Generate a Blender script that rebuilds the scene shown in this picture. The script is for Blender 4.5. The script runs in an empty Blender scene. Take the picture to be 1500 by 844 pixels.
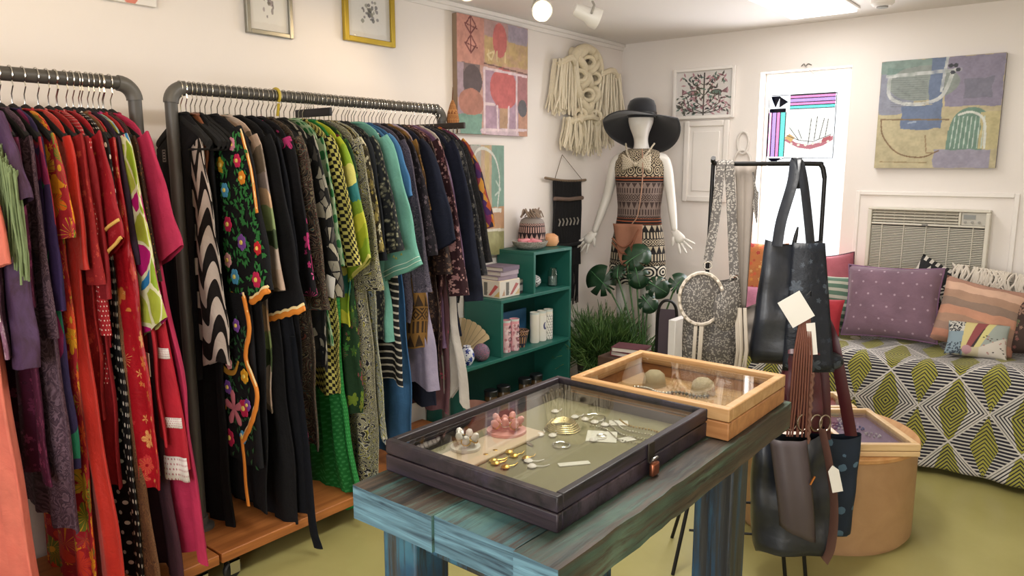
import bpy, bmesh, math, random
import numpy as np
from mathutils import Vector, Matrix, Euler
PI = math.pi
S = bpy.context.scene
COL = S.collection
random.seed(7)

# ---------------------------------------------------------------- camera
cam = bpy.data.objects.new('camera', bpy.data.cameras.new('camera'))
COL.objects.link(cam)
cam.location = (0, 0, 1.57)
cam.rotation_euler = (PI/2 - math.atan(178/1090), 0, math.radians(38.8))
cam.data.sensor_width = 36
cam.data.lens = 36*1090/1500
cam.data.clip_start = .05
S.camera = cam
# ---------------------------------------------------------------- world, lights, exposure
S.view_settings.view_transform = 'Standard'
S.view_settings.look = 'None'
S.view_settings.gamma = 1
S.view_settings.use_curve_mapping = False
S.view_settings.exposure = -0.44
W = bpy.data.worlds.new('sky'); S.world = W; W.use_nodes = True
W.node_tree.nodes['Background'].inputs[0].default_value = (.93, .97, 1, 1)
W.node_tree.nodes['Background'].inputs[1].default_value = 2.2
S.cycles.max_bounces = 8; S.cycles.transparent_max_bounces = 16
S.cycles.caustics_reflective = False; S.cycles.caustics_refractive = False
S.cycles.sample_clamp_indirect = 6

def area(name, loc, rot, sx, sy, power, col=(1, 1, 1), spread=180):
    l = bpy.data.lights.new(name, 'AREA'); l.shape = 'RECTANGLE'; l.size = sx; l.size_y = sy
    l.energy = power; l.color = col; l.spread = math.radians(spread)
    o = bpy.data.objects.new(name, l); COL.objects.link(o); o.location = loc; o.rotation_euler = rot
    return o
def spot(name, loc, target, power, col, size=70, blend=.8, radius=.04):
    l = bpy.data.lights.new(name, 'SPOT'); l.energy = power; l.color = col
    l.spot_size = math.radians(size); l.spot_blend = blend; l.shadow_soft_size = radius
    o = bpy.data.objects.new(name, l); COL.objects.link(o); o.location = loc
    o.rotation_euler = (Vector(target)-Vector(loc)).to_track_quat('-Z', 'Y').to_euler()
    return o
# unseen fill lights added behind the photographer, then daylight through the small back window
area('unseen_front_fill', (-1.7, -1.93, 1.45), (PI/2, 0, 0), 1.7, 1.7, 38, (1, .975, .95))
area('unseen_front_fill', (0.55, -1.93, 1.45), (PI/2, 0, 0), 1.5, 1.7, 88, (1, .98, .96))
area('back_window_daylight', (-1.63, 5.34, 1.62), (-PI/2, 0, 0), .6, 1.2, 60, (.97, .98, 1))
# fluorescent fitting on the ceiling, and an unseen twin added overhead as fill
area('ceiling_area_light', (-1.44, 4.075, 2.438), (0, 0, 0), .34, 1.16, 11, (1, .98, .96))
area('ceiling_area_light', (-1.0, 2.1, 2.438), (0, 0, 0), .34, 1.16, 46, (1, .96, .91))
# warm track spots
WARM = (1, .72, .42)
spot('track_spot_light', (-2.28, 3.08, 2.3), (-2.95, 3.3, 1.8), 12, WARM, 100)
spot('track_spot_light', (-2.36, 2.62, 2.3), (-2.95, 2.2, 1.7), 14, WARM, 100)
spot('track_spot_light', (-1.9, .75, 2.35), (-2.95, .9, 1.9), 17, WARM, 120)

# ---------------------------------------------------------------- helpers
def lin(h):
    if isinstance(h, (tuple, list)): return tuple(h)[:3]
    h = h.lstrip('#')
    v = [int(h[i:i+2], 16)/255 for i in (0, 2, 4)]
    return tuple(c/12.92 if c <= .04045 else ((c+.055)/1.055)**2.4 for c in v)
def c4(h): return (*lin(h), 1)

class NT:
    def __init__(s, name, rough=.6, metal=0, spec=.5, sheen=0, coat=0):
        s.mat = bpy.data.materials.new(name); s.mat.use_nodes = True
        s.t = s.mat.node_tree; s.N = s.t.nodes
        s.b = s.N['Principled BSDF']; s.out = s.N['Material Output']
        s.b.inputs['Roughness'].default_value = rough; s.b.inputs['Metallic'].default_value = metal
        s.b.inputs['Specular IOR Level'].default_value = spec
        if sheen: s.b.inputs['Sheen Weight'].default_value = sheen
        if coat: s.b.inputs['Coat Weight'].default_value = coat
    def put(s, inp, v):
        if isinstance(v, bpy.types.NodeSocket): s.t.links.new(v, inp)
        elif isinstance(v, str): inp.default_value = c4(v)
        else: inp.default_value = v
    def m(s, op, a, b=0, c=0, clamp=False):
        n = s.N.new('ShaderNodeMath'); n.operation = op; n.use_clamp = clamp
        for i, v in enumerate((a, b, c)): s.put(n.inputs[i], v)
        return n.outputs[0]
    def lt(s, a, b): return s.m('LESS_THAN', a, b)
    def fr(s, a): return s.m('FRACT', a)
    def mix(s, f, a, b, mode='MIX'):
        n = s.N.new('ShaderNodeMix'); n.data_type = 'RGBA'; n.blend_type = mode
        s.put(n.inputs[0], f)
        for i, v in ((6, a), (7, b)):
            s.put(n.inputs[i], v if not isinstance(v, tuple) else (*v[:3], 1))
        return n.outputs[2]
    def coord(s, kind='UV', scale=(1, 1, 1), rot=(0, 0, 0)):
        n = s.N.new('ShaderNodeTexCoord'); mp = s.N.new('ShaderNodeMapping')
        s.t.links.new(n.outputs[kind], mp.inputs[0])
        mp.inputs['Scale'].default_value = scale; mp.inputs['Rotation'].default_value = rot
        return mp.outputs[0]
    def xy(s, vec):
        n = s.N.new('ShaderNodeSeparateXYZ'); s.t.links.new(vec, n.inputs[0]); return n.outputs
    def noise(s, vec, scale, detail=3, rough=.5, dist=0, col=False):
        n = s.N.new('ShaderNodeTexNoise'); s.put(n.inputs['Vector'], vec)
        n.inputs['Scale'].default_value = scale; n.inputs['Detail'].default_value = detail
        n.inputs['Roughness'].default_value = rough; n.inputs['Distortion'].default_value = dist
        return n.outputs[1 if col else 0]
    def voro(s, vec, scale, feature='F1', rnd=1):
        n = s.N.new('ShaderNodeTexVoronoi'); n.feature = feature; s.put(n.inputs['Vector'], vec)
        n.inputs['Scale'].default_value = scale; n.inputs['Randomness'].default_value = rnd
        return n.outputs
    def ramp(s, f, stops, interp='LINEAR'):
        n = s.N.new('ShaderNodeValToRGB'); n.color_ramp.interpolation = interp; e = n.color_ramp.elements
        while len(e) < len(stops): e.new(.5)
        for k, (p, c) in enumerate(stops): e[k].position = p; e[k].color = c4(c)
        s.put(n.inputs[0], f); return n.outputs[0]
    def pick(s, f, cols):
        return s.ramp(f, [(i/len(cols), c) for i, c in enumerate(cols)], 'CONSTANT')
    def add(s, a, b):
        n = s.N.new('ShaderNodeVectorMath'); n.operation = 'ADD'; s.put(n.inputs[0], a); s.put(n.inputs[1], b); return n.outputs[0]
    def bump(s, h, strength=.3, dist=.01):
        n = s.N.new('ShaderNodeBump'); n.inputs['Strength'].default_value = strength; n.inputs['Distance'].default_value = dist
        s.put(n.inputs['Height'], h); s.t.links.new(n.outputs[0], s.b.inputs['Normal'])
    def done(s, col): s.put(s.b.inputs['Base Color'], col); return s.mat

_mc = {}
def M(name, col, rough=.6, metal=0, var=.12, scale=14, bump=0, sheen=0, spec=.5, coat=0):
    k = (name, str(col), rough, metal)
    if k in _mc: return _mc[k]
    n = NT(name, rough, metal, spec, sheen, coat); v = n.coord('Object')
    f = n.noise(v, scale, 4)
    a = lin(col); d = tuple(x*(1-var) for x in a); l = tuple(min(1, x*(1+var)) for x in a)
    cc = n.mix(f, d, l)
    if bump: n.bump(n.noise(v, scale*5, 4), bump, .004)
    _mc[k] = n.done(cc); return _mc[k]
def glow(name, col, strength):
    n = NT(name); n.b.inputs['Emission Color'].default_value = c4(col); n.b.inputs['Emission Strength'].default_value = strength
    return n.done(c4(col))
def pane(name, tint=(1, 1, 1), f0=.05, rough=0.0):
    """thin clear sheet: straight-through light plus a mirror that strengthens at grazing angles"""
    n = NT(name); t = n.t
    mx = n.N.new('ShaderNodeMixShader'); tr = n.N.new('ShaderNodeBsdfTransparent'); gl = n.N.new('ShaderNodeBsdfGlossy'); lw = n.N.new('ShaderNodeLayerWeight')
    tr.inputs[0].default_value = (*tint, 1); gl.inputs['Roughness'].default_value = rough; lw.inputs[0].default_value = .5
    f = n.m('ADD', f0, n.m('MULTIPLY', 1-f0, n.m('POWER', lw.outputs['Facing'], 5)))
    t.links.new(f, mx.inputs[0]); t.links.new(tr.outputs[0], mx.inputs[1]); t.links.new(gl.outputs[0], mx.inputs[2])
    t.links.new(mx.outputs[0], n.out.inputs[0]); return n.mat

def wood(name, light, dark, axis='Y', rough=.5, scale=1, paint=None, amount=.5, bump=.25, contrast=(.35, .65)):
    """grain along one local axis; optional worn paint colours over it"""
    n = NT(name, rough)
    sc = {'X': (1.2, 22, 22), 'Y': (22, 1.2, 22), 'Z': (22, 22, 1.2)}[axis]
    v = n.coord('Object', tuple(x*scale for x in sc))
    g = n.noise(v, 1.6, 6, .65, .6)
    c = n.ramp(g, [(contrast[0], dark), (contrast[1], light)])
    if paint:
        v2 = n.coord('Object', tuple(x*scale*.55 for x in sc))
        p = n.noise(v2, 1.5, 8, .75, .3)
        pc = n.ramp(n.noise(n.coord('Object'), 5, 4), [(.3, paint[0]), (.5, paint[1]), (.68, paint[2])])
        msk = n.ramp(p, [(amount-.05, '#000000'), (amount+.05, '#ffffff')])
        c = n.mix(msk, c, pc)
        n.bump(n.m('ADD', g, p), bump, .006)
    elif bump: n.bump(g, bump, .003)
    return n.done(c)

def fabric(name, spec, rough=.85, sheen=.0, wr=.42):
    """cloth with a printed or woven pattern, laid out in metres on the UV map"""
    n = NT(name, rough, 0, .3, sheen); uv = n.coord('UV'); u, v, _ = n.xy(uv)
    k = spec[0]
    if k == 'solid': c = c4(spec[1])
    elif k == 'mottled':
        c = n.ramp(n.noise(uv, spec[2], 5, .6, .5), [(.25+.5*i/(len(spec[1])-1), x) for i, x in enumerate(spec[1])])
    elif k == 'dots':
        _, bg, fg, p, r = spec
        vv = n.m('DIVIDE', v, p); row = n.m('FLOOR', vv)
        uu = n.m('ADD', n.m('DIVIDE', u, p), n.m('MULTIPLY', n.m('MODULO', row, 2), .5))
        a = n.m('SUBTRACT', n.fr(uu), .5); b = n.m('SUBTRACT', n.fr(vv), .5)
        d = n.m('SQRT', n.m('ADD', n.m('MULTIPLY', a, a), n.m('MULTIPLY', b, b)))
        c = n.mix(n.lt(d, r), lin(bg), lin(fg))
    elif k == 'check':
        _, a, b, p = spec
        q = n.m('ADD', n.m('FLOOR', n.m('DIVIDE', u, p)), n.m('FLOOR', n.m('DIVIDE', n.m('ADD', v, n.m('MULTIPLY', u, .4)), p)))
        c = n.mix(n.lt(n.fr(n.m('MULTIPLY', q, .5)), .25), lin(a), lin(b))
    elif k == 'stripes':
        _, a, b, p, duty = spec
        w = n.m('ADD', n.m('DIVIDE', v, p), n.m('MULTIPLY', n.noise(uv, 6, 2), .3))
        c = n.mix(n.lt(n.fr(w), duty), lin(b), lin(a))
    elif k == 'waves':
        _, a, b, p, q, amp = spec
        w = n.m('ADD', n.m('DIVIDE', v, p), n.m('MULTIPLY', n.m('SINE', n.m('MULTIPLY', u, 2*PI/q)), amp))
        c = n.mix(n.lt(n.fr(w), .5), lin(a), lin(b))
    elif k == 'floral':
        _, bg, cols, sc, r = spec
        def blooms(scale, rr, c, seed):
            wv = n.coord('UV', rot=(0, 0, seed)); wv = n.add(wv, (seed*3.1, seed, 0)); o = n.voro(wv, scale)
            df = n.N.new('ShaderNodeVectorMath'); df.operation = 'SUBTRACT'; n.put(df.inputs[0], wv); n.put(df.inputs[1], o[2]); x, y, _z = n.xy(df.outputs[0])
            R_, G_, B_ = n.xy(o[1]); th = n.m('ADD', n.m('ARCTAN2', y, x), n.m('MULTIPLY', R_, 6))
            d = n.m('ADD', o[0], n.m('MULTIPLY', n.noise(uv, scale*6, 2), .06))
            pet = n.m('MULTIPLY', n.m('ADD', .58, n.m('MULTIPLY', n.m('ABSOLUTE', n.m('COSINE', n.m('MULTIPLY', th, 2.5))), .42)), rr)
            c = n.mix(n.lt(d, pet), c, n.pick(R_, cols))
            c = n.mix(n.m('MULTIPLY', n.lt(d, pet), n.lt(n.fr(n.m('MULTIPLY', th, 2.4)), .16)), c, n.pick(G_, cols[::-1]))
            return n.mix(n.lt(d, rr*.24), c, n.pick(B_, cols[::-1]))
        c = blooms(sc*2.1, r*.75, lin(bg), 1.0); c = blooms(sc, r, c, 0)
    elif k == 'leopard':
        _, bg, fg, mid, sc = spec
        o = n.voro(uv, sc); d = n.m('ADD', o[0], n.m('MULTIPLY', n.noise(uv, sc*2, 2), .4))
        c = n.mix(n.lt(d, .62), lin(bg), lin(fg)); c = n.mix(n.lt(d, .42), c, lin(mid))
    elif k == 'swirl':
        _, cols, sc, kk = spec
        nz = n.noise(uv, sc, 1.5, .5, 1.8)
        c = n.pick(n.fr(n.m('MULTIPLY', nz, kk)), cols)
    elif k == 'blocks':
        _, cols, su, sv, line = spec
        wv = n.coord('UV', (su, sv, 1)); wv = n.add(wv, n.mix(.8, n.noise(wv, 1.2, 2, col=True), (.0, .0, .0)))
        o = n.voro(wv, 1); c = n.pick(n.xy(o[1])[0], cols)
        if line:
            e = n.voro(wv, 1, 'DISTANCE_TO_EDGE'); c = n.mix(n.lt(e[0], .05), c, lin(line))
    elif k == 'bands':
        _, cols, p, wob = spec
        w = n.m('ADD', n.m('DIVIDE', v, p), n.m('MULTIPLY', n.noise(uv, 9, 3), wob))
        c = n.pick(n.fr(w), cols)
    elif k == 'tribal':
        _, bg, fg, p = spec
        vv = n.m('DIVIDE', v, p); row = n.m('MODULO', n.m('FLOOR', vv), 3); fv = n.fr(vv)
        z = n.m('MULTIPLY', n.m('ABSOLUTE', n.m('SUBTRACT', n.fr(n.m('DIVIDE', u, p*.8)), .5)), 2)
        m1 = n.lt(z, fv); m2 = n.lt(n.fr(n.m('DIVIDE', u, p*.4)), .5)
        a = n.m('SUBTRACT', n.fr(n.m('DIVIDE', u, p*1.0)), .5); b = n.m('SUBTRACT', fv, .5)
        m3 = n.lt(n.fr(n.m('MULTIPLY', n.m('ADD', n.m('ABSOLUTE', a), n.m('ABSOLUTE', b)), 3.2)), .5)
        f = n.m('ADD', n.m('MULTIPLY', m1, n.lt(row, .5)), n.m('ADD', n.m('MULTIPLY', m2, n.m('COMPARE', row, 1, .1)), n.m('MULTIPLY', m3, n.m('COMPARE', row, 2, .1))))
        f = n.m('MAXIMUM', f, n.lt(fv, .12))
        c = n.mix(f, lin(bg), lin(fg))
    elif k == 'rings':
        _, bg, fg, p = spec
        a = n.m('SUBTRACT', n.fr(n.m('DIVIDE', u, p)), .5); b = n.m('SUBTRACT', n.fr(n.m('DIVIDE', v, p)), .5)
        d = n.m('SQRT', n.m('ADD', n.m('MULTIPLY', a, a), n.m('MULTIPLY', b, b)))
        c = n.mix(n.lt(n.fr(n.m('MULTIPLY', d, 4.4)), .5), lin(bg), lin(fg))
    elif k == 'diamond':
        _, A, B, Cc, p, q = spec
        fa = n.m('SUBTRACT', n.fr(n.m('DIVIDE', u, p)), .5); fb = n.m('SUBTRACT', n.fr(n.m('DIVIDE', v, q)), .5)
        aa = n.m('ABSOLUTE', fa); ab = n.m('ABSOLUTE', fb); d = n.m('ADD', aa, ab)
        ring = n.lt(n.fr(n.m('MULTIPLY', d, 17)), .42)
        base = n.mix(n.lt(n.m('ADD', aa, n.m('MULTIPLY', ab, .35)), .21), lin(B), lin(A))
        ca = n.mix(ring, base, lin(Cc))
        ga = n.m('SUBTRACT', .5, aa)
        chev = n.lt(n.fr(n.m('MULTIPLY', n.m('ADD', fb, ga), 16)), .36)
        hs = n.lt(n.fr(n.m('MULTIPLY', fb, 19)), .6)
        gb = n.m('SUBTRACT', .5, ab)
        dB = n.m('ADD', ga, n.m('MULTIPLY', gb, .42))
        cb = n.mix(n.lt(dB, .2), n.mix(hs, lin(B), lin(Cc)), n.mix(chev, lin(A), lin(Cc)))
        c = n.mix(n.lt(d, .5), cb, ca)
        c = n.mix(n.lt(n.m('ABSOLUTE', n.m('SUBTRACT', d, .5)), .018), c, lin(B))
    var = n.noise(uv, 9, 4)
    c = n.mix(1, c, n.ramp(var, [(.2, '#d6d6d6'), (.8, '#ffffff')]), 'MULTIPLY')
    if wr: n.bump(n.noise(uv, 26, 4, .6, .4), wr, .01)
    return n.done(c)

class MB:
    """collects shapes into one mesh"""
    def __init__(s): s.v = []; s.f = []; s.mi = []; s.uv = {}; s.cur = 0
    def _add(s, vs, fs, uvs=None):
        o = len(s.v); s.v += [tuple(x) for x in vs]
        for k, f in enumerate(fs):
            s.f.append([o+i for i in f]); s.mi.append(s.cur)
            if uvs: s.uv[len(s.f)-1] = uvs[k] if isinstance(uvs[k], list) else [uvs[k]]*len(f)
        return o
    def box(s, c, d, rz=0, rot=None):
        x, y, z = d[0]/2, d[1]/2, d[2]/2; R = rot if rot is not None else Matrix.Rotation(rz, 3, 'Z'); c = Vector(c)
        vs = [c+R@Vector(p) for p in ((-x,-y,-z),(x,-y,-z),(x,y,-z),(-x,y,-z),(-x,-y,z),(x,-y,z),(x,y,z),(-x,y,z))]
        s._add(vs, [(3,2,1,0),(4,5,6,7),(0,1,5,4),(1,2,6,5),(2,3,7,6),(3,0,4,7)]); return s
    def bx(s, x0, x1, y0, y1, z0, z1): return s.box(((x0+x1)/2, (y0+y1)/2, (z0+z1)/2), (abs(x1-x0), abs(y1-y0), abs(z1-z0)))
    def tube(s, pts, r, n=8, cap=True, close=False, flat=1, nrm=None):
        P = [Vector(p) for p in pts]; m = len(P); rs = list(r) if hasattr(r, '__len__') else [r]*m
        T = []
        for i in range(m):
            a = P[(i-1) % m] if (close or i > 0) else P[i]; b = P[(i+1) % m] if (close or i < m-1) else P[i]
            t = (b-a); T.append(t.normalized() if t.length > 1e-9 else Vector((0, 0, 1)))
        if nrm is None:
            nrm = Vector((0, 0, 1)) if abs(T[0].z) < .9 else Vector((1, 0, 0))
        N = (Vector(nrm)-T[0]*Vector(nrm).dot(T[0])).normalized(); vs = []
        for i in range(m):
            N = (N-T[i]*N.dot(T[i])).normalized(); B = T[i].cross(N)
            for k in range(n):
                a = 2*PI*k/n; vs.append(P[i]+N*(math.cos(a)*rs[i]*flat)+B*(math.sin(a)*rs[i]))
        fs, uvs, L = [], [], 0
        for i in range(m if close else m-1):
            j = (i+1) % m; dl = (P[j]-P[i]).length; w = 2*PI*rs[i]/n*(1 if flat > .5 else .64)
            for k in range(n):
                fs.append((i*n+k, i*n+(k+1) % n, j*n+(k+1) % n, j*n+k)); uvs.append([(k*w, L), (k*w+w, L), (k*w+w, L+dl), (k*w, L+dl)])
            L += dl
        if cap and not close: fs += [tuple(range(n-1, -1, -1)), tuple((m-1)*n+k for k in range(n))]; uvs += [[(0, 0)]*n, [(0, L)]*n]
        s._add(vs, fs, uvs); return s
    def lathe(s, prof, n=24, c=(0, 0, 0), sx=1, sy=1, R=None):
        c = Vector(c); vs = []; m = len(prof)
        for r, z in prof:
            for k in range(n):
                a = 2*PI*k/n; p = Vector((r*math.cos(a)*sx, r*math.sin(a)*sy, z)); vs.append(c+(R@p if R is not None else p))
        fs, uvs = [], []
        L = 0
        for i in range(m-1):
            dl = math.hypot(prof[i+1][0]-prof[i][0], prof[i+1][1]-prof[i][1]); rr = max(prof[i][0], prof[i+1][0])
            for k in range(n):
                fs.append((i*n+k, i*n+(k+1) % n, (i+1)*n+(k+1) % n, (i+1)*n+k))
                u0, u1 = 2*PI*rr*k/n, 2*PI*rr*(k+1)/n
                uvs.append([(u0, L), (u1, L), (u1, L+dl), (u0, L+dl)])
            L += dl
        s._add(vs, fs, uvs); return s
    def prism(s, poly, h, mat=None, c=(0, 0, 0)):
        """poly in local xy, extruded to h along z, then placed by matrix"""
        R = mat if mat is not None else Matrix.Identity(3); c = Vector(c); n = len(poly)
        vs = [c+R@Vector((x, y, 0)) for x, y in poly]+[c+R@Vector((x, y, h)) for x, y in poly]
        fs = [tuple(range(n-1, -1, -1)), tuple(range(n, 2*n))]+[(i, (i+1) % n, n+(i+1) % n, n+i) for i in range(n)]
        s._add(vs, fs); return s
    def grid(s, fn, nu, nv, uvf=None, closed=False):
        vs = [fn(i/(nu if closed else nu-1), j/(nv-1)) for j in range(nv) for i in range(nu)]
        fs, uvs = [], []
        for j in range(nv-1):
            for i in range(nu if closed else nu-1):
                i2 = (i+1) % nu; q = (j*nu+i, j*nu+i2, (j+1)*nu+i2, (j+1)*nu+i); fs.append(q)
                if uvf:
                    d = nu if closed else nu-1
                    uvs.append([uvf(i/d, j/(nv-1)), uvf((i+1)/d, j/(nv-1)), uvf((i+1)/d, (j+1)/(nv-1)), uvf(i/d, (j+1)/(nv-1))])
        s._add(vs, fs, uvs if uvf else None); return s
    def ball(s, c, r, n=12, sc=(1, 1, 1)):
        m = max(6, n//2+1); prof = [(max(1e-4, r*math.sin(PI*i/(m-1))), -r*math.cos(PI*i/(m-1))) for i in range(m)]
        o = len(s.v); s.lathe(prof, n)
        for i in range(o, len(s.v)):
            p = s.v[i]; s.v[i] = (p[0]*sc[0]+c[0], p[1]*sc[1]+c[1], p[2]*sc[2]+c[2])
        return s
    def build(s, name, mats, parent=None, loc=None, smooth=True, bevel=0, angle=40, bseg=2):
        me = bpy.data.meshes.new(name); me.from_pydata(s.v, [], s.f); me.validate(clean_customdata=False)
        if s.uv and len(me.polygons) == len(s.f):
            ul = me.uv_layers.new(name='UVMap')
            for p in me.polygons:
                q = s.uv.get(p.index)
                if q:
                    for k, li in enumerate(p.loop_indices): ul.data[li].uv = q[k]
        mats = mats if isinstance(mats, (list, tuple)) else [mats]
        for m in mats: me.materials.append(m)
        if len(mats) > 1 and len(me.polygons) == len(s.f):
            me.polygons.foreach_set('material_index', s.mi)
        bm = bmesh.new(); bm.from_mesh(me); bmesh.ops.recalc_face_normals(bm, faces=bm.faces[:]); bm.to_mesh(me); bm.free()
        o = bpy.data.objects.new(name, me); COL.objects.link(o)
        if parent is not None: o.parent = parent
        if loc is not None: o.location = loc
        if smooth:
            me.polygons.foreach_set('use_smooth', [True]*len(me.polygons))
            me.set_sharp_from_angle(angle=math.radians(angle))
        if bevel:
            b = o.modifiers.new('bevel', 'BEVEL'); b.width = bevel; b.segments = bseg; b.limit_method = 'ANGLE'; b.angle_limit = math.radians(50)
        return o

def tag(o, label, cat, group=None):
    o['label'] = label; o['category'] = cat
    if group: o['group'] = group
    return o
def thing(name, label, cat, loc=(0, 0, 0), rz=0, group=None, rot=None):
    o = bpy.data.objects.new(name, None); COL.objects.link(o); o.location = loc
    o.rotation_euler = rot if rot else (0, 0, rz); o.empty_display_size = .05
    return tag(o, label, cat, group)
def struct(mb, name, mat, **k):
    o = mb.build(name, mat, **k); o['kind'] = 'structure'; return o
def stuff(o): o['kind'] = 'stuff'; return o
def copy_tree(o, parent=None):
    c = o.copy(); COL.objects.link(c)
    if parent is not None: c.parent = parent
    for ch in list(o.children): copy_tree(ch, c)
    return c

class Canvas:
    desat, gain = .72, .92
    """a small hand-mixed picture: colours worked out per point, used as paint or print on a flat surface"""
    def __init__(s, nx, ny, bg, seed=1):
        s.nx, s.ny = nx, ny; s.a = np.zeros((ny, nx, 3)); s.a[:] = lin(bg)
        s.X, s.Y = np.meshgrid(np.linspace(0, 1, nx), np.linspace(0, 1, ny)); s.r = np.random.RandomState(seed)
    def noise(s, k):
        g = s.r.rand(k+2, k+2); x = s.X*k; y = s.Y*k; i = x.astype(int); j = y.astype(int); fx = x-i; fy = y-j
        fx = fx*fx*(3-2*fx); fy = fy*fy*(3-2*fy)
        return (g[j, i]*(1-fx)+g[j, i+1]*fx)*(1-fy)+(g[j+1, i]*(1-fx)+g[j+1, i+1]*fx)*fy
    def paint(s, m, c, op=1, rough=.0, k=24):
        m = m.astype(float)*op
        if rough: m = m*np.clip(1.3-rough*2*s.noise(k), 0, 1)
        s.a = s.a*(1-m[..., None])+np.array(lin(c))*m[..., None]; return s
    def rect(s, x0, y0, x1, y1, c, **k):
        w = (s.noise(14)-.5)*.02
        return s.paint((s.X > x0+w) & (s.X < x1+w) & (s.Y > y0+w) & (s.Y < y1+w), c, **k)
    def ell(s, x, y, rx, ry, c, **k):
        w = 1+(s.noise(10)-.5)*.15
        return s.paint(((s.X-x)/rx)**2+((s.Y-y)/ry)**2 < w, c, **k)
    def line(s, pts, w, c, asp=1, smooth=False, **k):
        if smooth: pts = [(p.x, p.y) for p in curve_pts([(a, b, 0) for a, b in pts], 6)]
        m = np.zeros_like(s.X, bool)
        for (x0, y0), (x1, y1) in zip(pts[:-1], pts[1:]):
            dx, dy = (x1-x0), (y1-y0)*asp; L = dx*dx+dy*dy+1e-9
            t = np.clip(((s.X-x0)*dx+(s.Y-y0)*asp*dy)/L, 0, 1)
            m |= np.hypot(s.X-x0-t*dx, (s.Y-y0)*asp-t*dy) < w
        return s.paint(m, c, **k)
    def poly(s, pts, c, **k):
        m = np.zeros_like(s.X, bool); n = len(pts)
        for i in range(n):
            x0, y0 = pts[i]; x1, y1 = pts[(i+1) % n]
            if y0 == y1: continue
            cr = ((s.Y < y0) != (s.Y < y1)) & (s.X < (x1-x0)*(s.Y-y0)/(y1-y0)+x0); m ^= cr
        return s.paint(m, c, **k)
    def mottle(s, amt=.2, k=30):
        s.a *= (1+amt*(s.noise(k)-.5)+amt*.7*(s.noise(k*3)-.5))[..., None]; s.a = np.clip(s.a, 0, 1); return s
    def build(s, name, w, h, parent, mat=None, loc=(0, 0, 0), fn=None):
        """sheet in local xz facing -y, origin at the centre; fn bends it"""
        ny, nx = s.ny, s.nx
        g = s.a.mean(-1, keepdims=True); s.a = (g+(s.a-g)*s.desat)*s.gain
        xs = (s.X-.5)*w; zs = (s.Y-.5)*h
        co = np.stack([xs, np.zeros_like(xs), zs], -1).reshape(-1, 3)
        if fn is not None: co = np.array([fn(*p) for p in co])
        idx = np.arange(nx*ny).reshape(ny, nx)
        q = np.stack([idx[:-1, :-1], idx[:-1, 1:], idx[1:, 1:], idx[1:, :-1]], -1).reshape(-1, 4)
        me = bpy.data.meshes.new(name); me.from_pydata(co.tolist(), [], q.tolist())
        at = me.color_attributes.new('paint', 'FLOAT_COLOR', 'POINT')
        at.data.foreach_set('color', np.concatenate([s.a.reshape(-1, 3), np.ones((nx*ny, 1))], 1).ravel())
        me.materials.append(mat or PAINT); me.polygons.foreach_set('use_smooth', [True]*len(me.polygons))
        o = bpy.data.objects.new(name, me); COL.objects.link(o); o.parent = parent; o.location = loc; return o
def attr_mat(name, rough=.7, glass=False):
    n = NT(name, rough); a = n.N.new('ShaderNodeAttribute'); a.attribute_name = 'paint'
    if glass:
        tr = n.N.new('ShaderNodeBsdfTransparent'); n.t.links.new(a.outputs[0], tr.inputs[0]); n.t.links.new(tr.outputs[0], n.out.inputs[0]); return n.mat
    n.bump(n.noise(n.coord('Object'), 60, 4), .25, .004)
    return n.done(a.outputs[0])
PAINT = attr_mat('painted_surface', .65)
PRINT = attr_mat('printed_surface', .5)
CLOTHP = attr_mat('printed_cloth', .85)
GLASSP = attr_mat('coloured_glass', .1, True)
def text_mesh(s, size, name, mat, parent, loc, rot, depth=.0006):
    cu = bpy.data.curves.new(name, 'FONT'); cu.body = s; cu.size = size; cu.extrude = depth; cu.align_x = 'CENTER'; cu.align_y = 'CENTER'
    o = bpy.data.objects.new(name, cu); COL.objects.link(o)
    dg = bpy.context.evaluated_depsgraph_get(); dg.update()
    me = bpy.data.meshes.new_from_object(o.evaluated_get(dg)); bpy.data.objects.remove(o)
    me.materials.clear(); me.materials.append(mat)
    r = bpy.data.objects.new(name, me); COL.objects.link(r); r.parent = parent; r.location = loc; r.rotation_euler = rot; return r
def lerp(a, b, t): return a+(b-a)*t
def curve_pts(ctrl, n=20):
    """catmull-rom through control points"""
    P = [Vector(p) for p in ctrl]; P = [P[0]*2-P[1]]+P+[P[-1]*2-P[-2]]; out = []
    for i in range(1, len(P)-2):
        for k in range(n):
            t = k/n; a, b, c, d = P[i-1], P[i], P[i+1], P[i+2]
            out.append(.5*((2*b)+(c-a)*t+(2*a-5*b+4*c-d)*t*t+(3*b-a-3*c+d)*t**3))
    return out+[P[-2]]
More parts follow.
